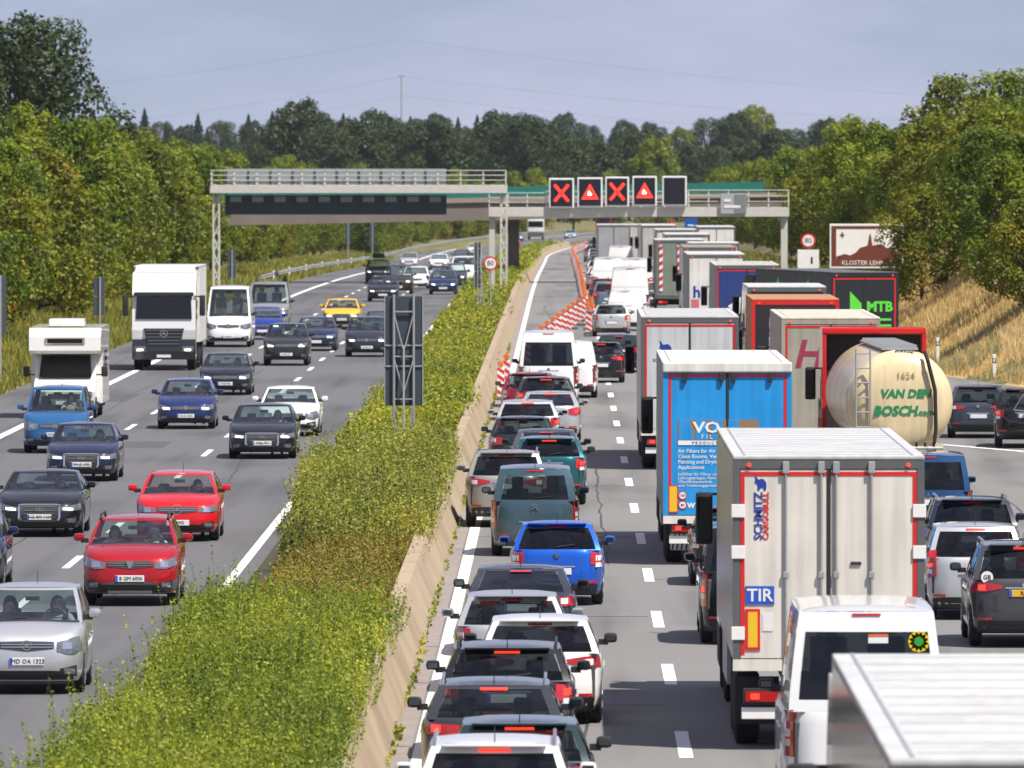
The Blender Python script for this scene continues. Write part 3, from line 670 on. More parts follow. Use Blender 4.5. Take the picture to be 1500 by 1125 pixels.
# brown tourist sign
BROWN = mat('tourist_brown', (0.15, 0.035, 0.018), 0.5)
t = thing('tourist_sign', 'brown and white tourist sign lettered KLOSTER LEHNIN half hidden by a bush', 'sign', (14.0, 440, ground_z(14.0, 440))); zz = 3.15 - ground_z(14.0, 440)
MB().box(-1.70, 1.70, 0, .06, zz, zz + 2.05, .015).build('panel', SIGNWHITE, t, 0)
for i, (a, b, c, d) in enumerate(((-1.62, -1.40, .10, 1.95), (1.40, 1.62, .10, 1.95), (-1.4, 1.4, 1.82, 1.95), (-1.4, 1.4, .10, .42))): MB().box(a, b, -.012, 0, zz + c, zz + d).build('border', BROWN, t, 0)
mb = MB(); pts = [(-1.38, .43), (-1.38, .55), (-1.0, .66), (-.75, .60), (-.5, .72), (-.3, .95), (-.1, 1.0), (.05, 1.05), (.12, 1.5), (.16, 1.62), (.20, 1.5), (.26, 1.05), (.7, 1.12), (.9, .95), (1.2, .9), (1.38, .8), (1.38, .43)]
mb.poly([(a, -.014, zz + b) for a, b in pts], (0, .012, 0)).build('abbey_picture', BROWN, t, 0)
MB().box(-1.22, -1.02, -.014, 0, zz + 1.50, zz + 1.56).box(-1.15, -1.09, -.016, 0, zz + 1.42, zz + 1.66).build('cross_mark', BROWN, t, 0)
text('KLOSTER LEHNIN', .29, SIGNWHITE, t, (0, -.018, zz + .25), REAR)
for sx in (-1.2, 1.2): MB().tube((sx, .1, -.3), (sx, .1, zz + 1.9), .06, 8).build('post', STEEL, t)
# far blue signs beyond the bridge
BLUES = mat('sign_blue', (0.01, 0.08, 0.36), 0.5)
for (px, py, w, h, lab) in ((1012, 330, .95, 1.1, 'tall blue motorway sign beyond the bridge'), (988, 345, .75, .75, 'small blue sign low beside the far lorries'), (1004, 348, .75, .7, 'blue sign with orange mark beside the far lorries')):
    Y = 735.0; t = thing('traffic_sign', lab, 'sign', ((px - VX) * Y / FPX, Y, road_z(Y))); zc = CAMH - (py - VY) * Y / FPX - road_z(Y)
    MB().tube((0, .06, 0), (0, .06, zc), .05, 8).build('post', STEEL, t); MB().box(-w / 2, w / 2, -.02, .02, zc - h / 2, zc + h / 2, .01).build('panel', BLUES, t, 0)
    MB().box(-w / 4, w / 4, -.03, -.021, zc - .05, zc + .05).build('symbol', SIGNWHITE if py != 348 else AMBER, t, 0)
t = thing('warning_sign', 'distant red triangular warning sign beyond the bridge', 'sign', ((984 - VX) * 735 / FPX, 735, road_z(735))); zc = CAMH - (330 - VY) * 735 / FPX - road_z(735)
MB().tube((0, .06, 0), (0, .06, zc), .05, 8).build('post', STEEL, t); MB().poly([(-.5, 0, zc - .4), (.5, 0, zc - .4), (0, 0, zc + .5)], (0, .03, 0)).build('triangle', SIGNRED, t, 0); MB().poly([(-.27, -.012, zc - .27), (.27, -.012, zc - .27), (0, -.012, zc + .2)], (0, .01, 0)).build('white_field', SIGNWHITE, t, 0)

# guard rails and delineator posts
def guard_rail(label, x0, y0, y1, step=8.0):
    t = thing('guard_rail', label, 'guard rail', (0, y0, 0)); rows = []
    y = y0; k = 0
    while y < y1:
        yb = min(y + step, y1); V = []; F = []
        for yy in (y, yb - .02):
            for (dx, dz) in ((0, .45), (.06, .52), (0, .60), (.06, .68), (0, .75)): V.append((x0 + road_x(yy) + dx, yy - y0, road_z(yy) + dz))
        for i in range(4): F.append((i, i + 1, 6 + i, 5 + i))
        pydata('rail_beam', V, F, STEEL, t, smooth=0)
        MB().box(x0 + road_x(y) - .09, x0 + road_x(y) - .02, y - y0, y - y0 + .1, road_z(y) - .15, road_z(y) + .72).build('rail_post', STEEL, t, 0); y = yb
    return t
guard_rail('steel guard rail along the grass verge left of the oncoming lanes', -20.2, 640, 1000)
guard_rail('distant steel guard rail curving round the outside of the far bend', -19.9, 1040, 1560, 13)
guard_rail('distant guard rail along the median where the road bends right', -4.6, 1010, 1560, 13)
dl = None
for i, (X, Y) in enumerate([(14.6, 372), (15.9, 352), (12.2, 455), (-20.0, 662), (-20.0, 700), (-20.0, 745), (-20.0, 795), (-20.0, 850), (-20.0, 905), (-20.0, 960), (-20.0, 1020)]):
    if dl is None:
        dl = thing('delineator_post', '', 'post'); MB().box(-.06, .06, -.05, .05, -.1, 1.0, .02).build('post', SIGNWHITE, dl, 0); MB().box(-.062, .062, -.052, .052, .68, .86).build('black_band', INK, dl, 0); MB().box(-.03, .03, -.056, -.052, .72, .84).build('reflector', WHITEL, dl, 0); o = dl
    else: o = copy_tree(dl)
    o.location = (X, Y, ground_z(X, Y)); o['group'] = 'white delineator posts'
    o['label'] = ['white delineator post in dry grass right of the tanker', 'white delineator post in dry grass above the blue car', 'white delineator post by the gantry leg on the right'][i] if i < 3 else 'white delineator post along the left guard rail'

# roadworks beacons with lamps closing the left lane
RED_S = mat('beacon_red', (0.62, 0.03, 0.02), 0.5); LAMP_O = mat('beacon_lamp', (0.72, 0.16, 0.01), 0.25, coat=1.0)
def make_beacon():
    t = thing('warning_beacon', '', 'beacon')
    MB().box(-.22, .22, -.38, .38, 0, .10, .02).build('foot', GREYP, t, 0)
    b = MB().box(-.125, .125, -.02, .02, .12, 1.12, .008).build('board', SIGNWHITE, t, 0)
    for k in range(4):
        z0 = .14 + .26 * k; a = [(-.12, z0 + .10), (.12, z0 - .06 if k else .13), (.12, min(1.11, z0 + .07)), (-.12, min(1.11, z0 + .23))]
        MB().poly([(p, -.026, q) for p, q in a], (0, .005, 0)).build('red_stripe', RED_S, b, 0)
    MB().lathe([(-.05, .085), (0, .105), (.05, .085)], 'Y', (0, 0, 1.24), 14).build('lamp', LAMP_O, t); MB().box(-.05, .05, -.04, .04, 1.12, 1.16).build('lamp_base', AMBER, t, 0)
    return t
proto = None; spots = [(-2.08, 322, 'first striped beacon against the barrier left of the white van'), (-1.95, 333, 'second striped beacon against the barrier behind the white van')]
for k in range(11): spots.append((-1.35 + 2.35 * k / 10, 372 + 11 * k, 'striped beacon with orange lamp in the slanting row closing the left lane'))
for k in range(6): spots.append((1.22 + .22 * (k % 2), 446 + 6 * k, 'striped beacon with orange lamp in the short double row by the queue'))
for k in range(60):
    Y = 492 + 8 * k + .09 * k * k; spots.append((1.18 + road_x(Y), Y, 'distant striped beacon in the long row along the closed lane'))
for i, (X, Y, lab) in enumerate(spots):
    if proto is None: proto = make_beacon(); o = proto
    else: o = copy_tree(proto)
    o.location = (X, Y, road_z(Y) + .003); o.rotation_euler.z = random.uniform(-.12, .12); o['label'] = lab; o['group'] = 'roadworks beacons'

# power line
PY = 3300.0
py_ = thing('power_pylon', 'slender power pylon rising behind the far wood', 'pylon', ((588 - VX) * PY / FPX, PY, 3.0))
H = CAMH + (VY - 110) * PY / FPX - 3
MB().tube((0, 0, 0), (0, 0, H), .38, 6, .22).build('mast', SIGNBG, py_); MB().box(-1.3, 1.3, -.15, .15, H - .6, H - .25).build('cross_arm', SIGNBG, py_, 0)
WIRE = mat('power_wire', (.16, .17, .18), .5)
def wire(label, pts):
    Ps = []
    for (a, b) in zip(pts[:-1], pts[1:]):
        for i in range(10):
            t = i / 10; Ps.append((((a[0] + (b[0] - a[0]) * t) - VX) * PY / FPX, PY, CAMH + (VY - (a[1] + (b[1] - a[1]) * t + 14 * 4 * t * (1 - t))) * PY / FPX))
    c = bpy.data.curves.new('power_cable', 'CURVE'); c.dimensions = '3D'; c.bevel_depth = .035; s = c.splines.new('POLY'); s.points.add(len(Ps) - 1)
    for p, q in zip(s.points, Ps): p.co = (*q, 1)
    tmp = bpy.data.objects.new('power_cable', c); COL.objects.link(tmp); me = bpy.data.meshes.new_from_object(tmp.evaluated_get(bpy.context.evaluated_depsgraph_get())); bpy.data.objects.remove(tmp)
    me.materials.clear(); me.materials.append(WIRE); tag(link('power_cable', me), label, 'cable')
wire('upper power cable crossing the whole sky above the pylon', [(-200, 150), (588, 57), (1700, 160)])
wire('middle power cable running past the pylon top', [(-200, 215), (588, 112), (1700, 190)])
wire('lower power cable sagging just above the far conifers', [(-200, 240), (588, 140), (1700, 215)])

# ================================================================== CARS AND VANS
BASE = dict(L=4.2, W=1.78, H=1.48, zb=.20, wr=.315, wf=.86, wrr=.80, hood=1.05, ws=.78, rw=.40, deck=.10, zh=.74, zc=.97, zr=1.02, roofw=.73, p=6.0,
            bow=.14, rbow=.10, crown=.05, rv=(.04, .86), sidew=((.05, .44), (.47, .76), (.79, .93)), rxi=.89, flat=0.0, roofz=.05)
KIND = {
 'hatch': {}, 
 'sedan': dict(L=4.72, W=1.83, H=1.43, hood=1.25, ws=.88, rw=.80, deck=.55, zh=.72, zc=.94, zr=1.02, wf=.90, wrr=1.02, rv=(.06, .90), sidew=((.06, .42), (.45, .78), (.80, .88)), rxi=.84),
 'wagon': dict(L=4.75, W=1.83, H=1.47, hood=1.2, ws=.85, rw=.42, deck=.10, zh=.73, zc=.95, zr=1.02, wf=.90, wrr=.98),
 'suv': dict(L=4.45, W=1.84, H=1.66, zb=.25, wr=.35, hood=1.12, ws=.70, rw=.38, deck=.12, zh=.90, zc=1.09, zr=1.12, roofw=.75),
 'mpv': dict(L=4.30, W=1.80, H=1.65, hood=.88, ws=.95, rw=.32, deck=.10, zh=.80, zc=1.06, zr=1.08, roofw=.75),
 'small_van': dict(L=4.38, W=1.81, H=1.82, zb=.22, hood=.95, ws=.72, rw=.18, deck=.06, zh=.86, zc=1.12, zr=1.12, roofw=.76, p=6.6, rv=(.05, .80), rxi=.82),
 'van': dict(L=5.5, W=2.02, H=2.48, zb=.26, wr=.34, wf=.92, wrr=1.1, hood=.75, ws=.75, rw=.16, deck=.05, zh=1.02, zc=1.32, zr=1.35, roofw=.80, p=8.0, rv=(.02, .72), rxi=.88, sidew=((.03, .22),), crown=.06, bow=.10, rbow=.05),
 'minibus': dict(L=4.95, W=1.92, H=1.97, zb=.22, wr=.34, hood=.80, ws=.80, rw=.20, deck=.06, zh=.94, zc=1.18, zr=1.18, roofw=.80, p=7.0, rv=(.05, .82), rxi=.86, sidew=((.04, .30), (.33, .62), (.65, .93))),
}
WHEEL = {}
def wheel_parts(r, w=.20):
    if r in WHEEL: return WHEEL[r]
    t = MB().lathe([(-w / 2, r * .62), (-w / 2, r * .90), (-w * .38, r * .985), (-w * .2, r), (w * .2, r), (w * .38, r * .985), (w / 2, r * .90), (w / 2, r * .62)], 'X', (0, 0, 0), 26).build('tyre', RUBBER, None, 40)
    mb = MB().lathe([(-w * .46, r * .63), (w * .46, r * .63)], 'X', (0, 0, 0), 20)
    for s in (-1, 1):
        for k in range(5):
            a = 2 * math.pi * k / 5; c, s_ = math.cos(a), math.sin(a)
            mb.poly([(s * w * .50, c * r * u - s_ * v, s_ * r * u + c * v) for u, v in ((.10, -.045), (.64, -.03), (.64, .03), (.10, .045))], (s * .012, 0, 0))
    rm = mb.build('rim', ALLOY, None, 30)
    WHEEL[r] = (t.data, rm.data); bpy.data.objects.remove(t); bpy.data.objects.remove(rm)
    return WHEEL[r]
def add_wheel(parent, x, y, r):
    t, rm = wheel_parts(r); o = link('wheel', t, parent); o.location = (x, y, r); link('rim', rm, o)
class Shell:
    def __init__(s, S):
        s.S = S; s.tl = [0, .10, .26, .48, .70, .86, .95, 1.0]
        s.wp = [.925, .965, .99, 1.0, .995, .978, .958, .93]; s.fp = [.10, .03, 0, .005, .035, .075, .13, .22]; s.rp = [.12, .03, 0, .01, .025, .04, .055, .08]
        if S['p'] >= 6.5: s.fp = [.08, .02, 0, .01, .05, .09, .15, .24]; s.rp = [.05, .01, 0, .005, .01, .015, .02, .03]; s.wp = [.94, .975, .995, 1.0, .997, .985, .965, .94]
        s.yf = S['L'] / 2; s.yc = s.yf - S['hood']; s.yrb = -s.yf + S['deck']; s.yrf = s.yc - S['ws']; s.yrr = s.yrb + S['rw']
        s.ywf = s.yf - S['wf']; s.ywr = -s.yf + S['wrr']
    def ztop(s, y):
        S = s.S
        if y > s.yc: u = (y - s.yc) / (s.yf - s.yc); return S['zc'] + (S['zh'] - S['zc']) * (u ** 1.6)
        u = (s.yc - y) / (s.yc + s.yf); return S['zc'] + (S['zr'] - S['zc']) * u
    def zbot(s, y, side):
        S = s.S; z = S['zb']
        if side:
            for yw in (s.ywf, s.ywr):
                d = abs(y - yw); ra = S['wr'] * 1.13
                if d < ra: z = max(z, S['wr'] + math.sqrt(ra * ra - d * d))
        return z
    def it(s, arr, t): return float(np.interp(t, s.tl, arr))
    def surf(s, x, z, end):
        """y of the bodywork at (x, z), front end=1 / rear end=-1"""
        S = s.S
        if end < 0 and z > s.ztop(-s.yf):
            v = min(1, (z - S['zr']) / (S['H'] - S['roofz'] - S['zr'])); wv = s.gw(v); return s.gy(v)[1] + S['rbow'] * (x / wv) ** 2
        if end > 0 and z > S['zc']:
            v = min(1, (z - S['zc']) / (S['H'] - S['roofz'] - S['zc'])); wv = s.gw(v); return s.gy(v)[0] - S['bow'] * (x / wv) ** 2
        y = end * s.yf * .97
        for _ in range(4):
            t = min(1, max(0, (z - S['zb']) / (s.ztop(y) - S['zb']))); w = S['W'] / 2 * s.it(s.wp, t); e = s.yf - s.it(s.fp if end > 0 else s.rp, t)
            y = end * e * max(1e-6, 1 - min(.955, abs(x) / w) ** S['p']) ** (1 / S['p'])
        return y
    def limit(s, z, end):
        S = s.S
        if z > (S['zc'] if end > 0 else s.ztop(-s.yf)): return 9.0
        t = min(1, max(0, (z - S['zb']) / (s.ztop(end * s.yf * .95) - S['zb']))); return .958 * S['W'] / 2 * s.it(s.wp, t)
    def gw(s, v):
        S = s.S; wb = S['W'] / 2 * (s.wp[-1] - .012); wr = S['W'] / 2 * S['roofw']; return wb + (wr - wb) * v ** 1.25
    def gy(s, v):
        S = s.S; return s.yc + (s.yrf - s.yc) * v ** .94 , s.yrb + (s.yrr - s.yrb) * v ** 1.15
def patch(sh, cols, end, name, m, parent, off=.010, thick=.05, nx=10, nz=4):
    """panel that follows the bodywork: cols = [(x, zlow, zhigh), ...] left to right"""
    X = [c[0] for c in cols]; xs = np.linspace(X[0], X[-1], nx + 1); V = []; F = []
    for layer in (0, 1):
        for xx in xs:
            z0 = float(np.interp(xx, X, [c[1] for c in cols])); z1 = float(np.interp(xx, X, [c[2] for c in cols]))
            for k in range(nz + 1):
                zz = z0 + (z1 - z0) * k / nz; yy = sh.surf(xx, zz, end); lim = sh.limit(zz, end); xe = max(-lim, min(lim, xx))
                V.append((xe * (1.008 if layer == 0 else .96), yy + end * (off if layer == 0 else off - thick), zz))
    n = nz + 1; o = (nx + 1) * n
    for i in range(nx):
        for k in range(nz): a = i * n + k; F.append((a, a + 1, a + n + 1, a + n))
        a = i * n; F.append((a, a + n, o + a + n, o + a)); a = i * n + nz; F.append((a, a + n, o + a + n, o + a))
    for k in range(nz):
        F.append((k, k + 1, o + k + 1, o + k)); a = nx * n + k; F.append((a, a + 1, o + a + 1, o + a))
    me = bpy.data.meshes.new(name); me.from_pydata(V, [], F); bm = bmesh.new(); bm.from_mesh(me); bmesh.ops.recalc_face_normals(bm, faces=bm.faces); bm.to_mesh(me); bm.free(); finish(me, m, 40)
    return link(name, me, parent)
def mirror_cols(cols): return [(-x, a, b) for (x, a, b) in cols[::-1]]
def car_shell(S, m, root):
    sh = Shell(S); p = S['p']
    x0 = .90; fx = [-x0 + 2 * x0 * i / 12 for i in range(13)]; eta0 = (1 - x0 ** p) ** (1 / p)
    sy = [eta0 - 2 * eta0 * i / 44 for i in range(1, 44)]
    per = [(f, (1 - abs(f) ** p) ** (1 / p), 0) for f in fx] + [((1 - abs(e) ** p) ** (1 / p), e, 1) for e in sy] + [(f, -(1 - abs(f) ** p) ** (1 / p), 0) for f in fx[::-1]] + [(-(1 - abs(e) ** p) ** (1 / p), e, 1) for e in sy[::-1]]
    V = []; F = []; n = len(per)
    for t, w, f, r in zip(sh.tl, sh.wp, sh.fp, sh.rp):
        for (a, e, side) in per:
            y = e * (sh.yf - (f if e > 0 else r)); zb = sh.zbot(y, side or abs(a) > .86); zt = sh.ztop(y); V.append((a * S['W'] / 2 * w, y, zb + t * (zt - zb)))
    for k in range(len(sh.tl) - 1):
        for i in range(n): j = (i + 1) % n; F.append((k * n + i, k * n + j, (k + 1) * n + j, (k + 1) * n + i))
    # top skins: bonnet in front of the cabin, deck behind it
    def row(e):
        y = e * (sh.yf - (sh.fp if e > 0 else sh.rp)[-1]); w = S['W'] / 2 * sh.wp[-1] * (1 - abs(e) ** p) ** (1 / p)
        return [(w * (-1 + 2 * i / 12), y, sh.ztop(y) + .035 * (1 - (-1 + 2 * i / 12) ** 2) * (1 if y > sh.yc else .4)) for i in range(13)]
    def front_row(sgn):
        out = []
        for f in fx:
            e = sgn * (1 - abs(f) ** p) ** (1 / p); y = e * (sh.yf - (sh.fp if sgn > 0 else sh.rp)[-1]); out.append((f * S['W'] / 2 * sh.wp[-1], y, sh.ztop(y)))
        return out
    def skin(rows):
        o = len(V)
        for r in rows: V.extend(r)
        for j in range(len(rows) - 1):
            for i in range(12): a = o + j * 13 + i; F.append((a, a + 1, a + 14, a + 13))
    fr = [front_row(1)] + [row(e) for e in sy if e * sh.yf > sh.yc - .25]
    skin(fr)
    skin([row(e) for e in sy if e * sh.yf < sh.yrb + .25] + [front_row(-1)])
    # cabin
    vs_ = [0, S['rv'][0], .30, .55, S['rv'][1], .93, 1.0]; fxi = [-1, -.955, -.92, -.6, -.3, 0, .3, .6, .92, .955, 1]; rxi = [-1, -.955, -S['rxi'], -.55, -.28, 0, .28, .55, S['rxi'], .955, 1]
    cuts = [0.0, 1.0] + [c for w in S['sidew'] for c in w]; cuts = sorted(set(cuts + [.15, .3, .6, .7, .9])); ring = []
    ring += [('f', a) for a in fxi] + [('r', s_) for s_ in cuts[1:-1]] + [('b', a) for a in rxi[::-1]] + [('l', s_) for s_ in cuts[1:-1][::-1]]
    zedge = S['H'] - S['roofz']
    def gp(q, v, inset=0.0):
        k, a = q; w = sh.gw(v) - inset; yf_, yr_ = sh.gy(v); yf_ -= inset; yr_ += inset
        if k == 'f': x, y = a * w, yf_ - S['bow'] * a * a
        elif k == 'b': x, y = a * w, yr_ + S['rbow'] * a * a
        else:
            s_ = a; ya = yf_ - S['bow']; yb = yr_ + S['rbow']; y = ya + (yb - ya) * s_; x = (1 if k == 'r' else -1) * (w + .03 * math.sin(math.pi * s_) * (1 - v * .3))
        zb = sh.ztop(min(y, sh.yc)) if k != 'f' else S['zc']
        return (x, y, zb - .004 + (zedge - zb) * v)
    panes = {}
    o = len(V); m_ = len(ring)
    for v in vs_: V.extend(gp(q, v) for q in ring)
    for j in range(len(vs_) - 1):
        vm = (vs_[j] + vs_[j + 1]) / 2
        for i in range(m_):
            i2 = (i + 1) % m_; q, q2 = ring[i], ring[i2]; key = None
            if q[0] == 'f' and q2[0] == 'f' and abs(q[1] + q2[1]) / 2 < .92 and .04 < vm < .93 : key = 'windshield'
            elif q[0] == 'b' and q2[0] == 'b' and abs(q[1] + q2[1]) / 2 < S['rxi'] and S['rv'][0] < vm < S['rv'][1]: key = 'rear_window'
            else:
                sa = q[1] if q[0] in 'rl' else (0.0 if q[0] == 'f' else 1.0); sb = q2[1] if q2[0] in 'rl' else (0.0 if q2[0] == 'f' else 1.0)
                side = q[0] if q[0] in 'rl' else q2[0]
                if side in 'rl' and S['rv'][0] < vm < .93:
                    for wi, (a, b) in enumerate(S['sidew']):
                        if a < (sa + sb) / 2 < b: key = 'side_window_%s%d' % (side, wi)
            if key: panes.setdefault(key, []).append((j, i, i2))
            else: F.append((o + j * m_ + i, o + j * m_ + i2, o + (j + 1) * m_ + i2, o + (j + 1) * m_ + i))
    # roof skin
    nr = len(fxi); rows = [[gp(('f', a), 1.0) for a in fxi]]
    for s_ in cuts[1:-1]:
        a = gp(('l', s_), 1.0); b = gp(('r', s_), 1.0); rows.append([(a[0] + (b[0] - a[0]) * (f + 1) / 2, a[1], a[2]) for f in fxi])
    rows.append([gp(('b', a), 1.0) for a in rxi])
    for j, r in enumerate(rows):
        e = math.sin(math.pi * (j / (len(rows) - 1))) ** .5 if 0 < j < len(rows) - 1 else 0
        rows[j] = [(x_, y_, z_ + (S['roofz'] * .55 + S['roofz'] * .45 * e) * (1 - abs(f) ** 3) * (1 if e else .35)) for (x_, y_, z_), f in zip(r, fxi)]
    o2 = len(V)
    for r in rows: V.extend(r)
    for j in range(len(rows) - 1):
        for i in range(nr - 1): a = o2 + j * nr + i; F.append((a, a + 1, a + nr + 1, a + nr))
    body = pydata('body', V, F, m, root, smooth=38, merge=True)
    return sh, body, panes, ring, vs_, gp
def car_panes(panes, ring, vs_, gp, root, front, rear, side):
    for key, cells in panes.items():
        idx = {}; V = []; F = []
        def vid(j, i):
            if (j, i) not in idx: idx[(j, i)] = len(V); V.append(gp(ring[i], vs_[j], .010))
            return idx[(j, i)]
        for (j, i, i2) in cells: F.append((vid(j, i), vid(j, i2), vid(j + 1, i2), vid(j + 1, i)))
        nm = key if key[:4] != 'side' else 'side_window'
        pydata(nm, V, F, front if key == 'windshield' else rear if key == 'rear_window' else side, root, smooth=60)
def interior(sh, root, S, people=0):
    zf = S['zc'] - .10; w = S['W'] / 2 * .86
    MB().box(-w, w, sh.yrb + .06, sh.yc - .02, zf - .5, zf, .02).build('cabin_floor', INTER, root, 0)
    MB().box(-w, w, sh.yc - .42, sh.yc - .04, zf + .002, zf + .10, .03).build('dashboard', INTER, root)
    H = S['H']; ys = sh.yc - S['ws'] - .28
    for sx in (-1, 1):
        sp = MB().box(sx * .36 - .23, sx * .36 + .23, ys - .16, ys, zf + .002, H - .52, .05).build('seat', SEAT, root)
        MB().box(sx * .36 - .12, sx * .36 + .12, ys - .14, ys - .03, H - .50, H - .28, .04).build('headrest', SEAT, sp)
    if S['L'] < 5.2 and sh.yrb < ys - 1.0:
        yr = ys - .95
        b = MB().box(-w * .9, w * .9, yr - .15, yr, zf + .002, H - .62, .05).build('rear_seat', SEAT, root)
        for sx in (-1, 1): MB().box(sx * .36 - .11, sx * .36 + .11, yr - .13, yr - .04, H - .61, H - .42, .03).build('headrest', SEAT, b)
    MB().box(-.11, .11, sh.yrf + .14, sh.yrf + .17, H - .24, H - .17, .01).build('inside_mirror', BLACKP, root, 0)
    st = MB(); c = Vector((-.36, sh.yc - .50, zf + .13))
    for i in range(14):
        a0 = 2 * math.pi * i / 14; a1 = 2 * math.pi * (i + 1) / 14
        st.tube(c + Vector((.18 * math.cos(a0), -.07 * math.sin(a0), .17 * math.sin(a0))), c + Vector((.18 * math.cos(a1), -.07 * math.sin(a1), .17 * math.sin(a1))), .016, 5)
    st.build('steering_wheel', BLACKP, root)
def emblem(kind, parent, x, y, z, s, end):
    mb = MB(); d = .012 * end
    if kind == 'rings':
        for k in range(4): mb.ring((x + (k - 1.5) * s * .62, z), s * .34, s * .44, y + (.003 * (k % 2)) * end, d, 18)
    elif kind == 'star':
        mb.ring((x, z), s * .86, s, y, d, 24)
        for k in range(3):
            a = math.pi / 2 + k * 2 * math.pi / 3; mb.poly([(x + s * .9 * math.cos(a), y, z + s * .9 * math.sin(a)), (x + s * .16 * math.cos(a + 1.05), y, z + s * .16 * math.sin(a + 1.05)), (x, y, z), (x + s * .16 * math.cos(a - 1.05), y, z + s * .16 * math.sin(a - 1.05))], (0, d, 0))
    elif kind == 'chevrons':
        for k in (0, 1):
            zz = z + (k - .5) * s * .8; mb.poly([(x - s, y, zz - s * .5), (x, y, zz + s * .35), (x + s, y, zz - s * .5), (x + s * .75, y, zz - s * .75), (x, y, zz - s * .05), (x - s * .75, y, zz - s * .75)], (0, d, 0))
    elif kind == 'shield': mb.poly([(x - s, y, z + s * .8), (x + s, y, z + s * .8), (x + s * .8, y, z - s * .1), (x + s * .3, y, z - s), (x - s * .3, y, z - s), (x - s * .8, y, z - s * .1)], (0, d, 0))
    elif kind == 'letter': mb.poly([(x - s, y, z + s), (x + s, y, z + s * .6), (x + s * .2, y, z), (x + s, y, z - s * .2), (x, y, z - s), (x - s, y, z - s * .6), (x - s * .2, y, z), (x - s, y, z + s * .2)], (0, d, 0))
    else: mb.lathe([(0, s), (d, s * .9)], 'Y', (x, y, z), 18)
    return mb.build('emblem', CHROME, parent, 30)
def plate(sh, root, end, z, txt, yellow=False, x=0.0, lod=0, y=None):
    yy = (sh.surf(x, z, end) if y is None else y) + end * .022
    a, b = (yy - .014, yy) if end > 0 else (yy, yy + .014)
    p = MB().box(x - .26, x + .26, a, b, z - .058, z + .058, .006).build('license_plate', PLATEY if yellow else PLATE, root, 0)
    if lod < 2:
        sx = x + .235 * end; q = yy + end * .002
        MB().box(min(sx - .02, sx + .02), max(sx - .02, sx + .02), min(q, q - end * .006), max(q, q - end * .006), z - .055, z + .055).build('country_band', PLATEB, p, 0)
    if txt: text(txt, .090, INK, p, (x - .02 * end, yy + end * .003, z), FRONT if end > 0 else REAR, 'plate_lettering')
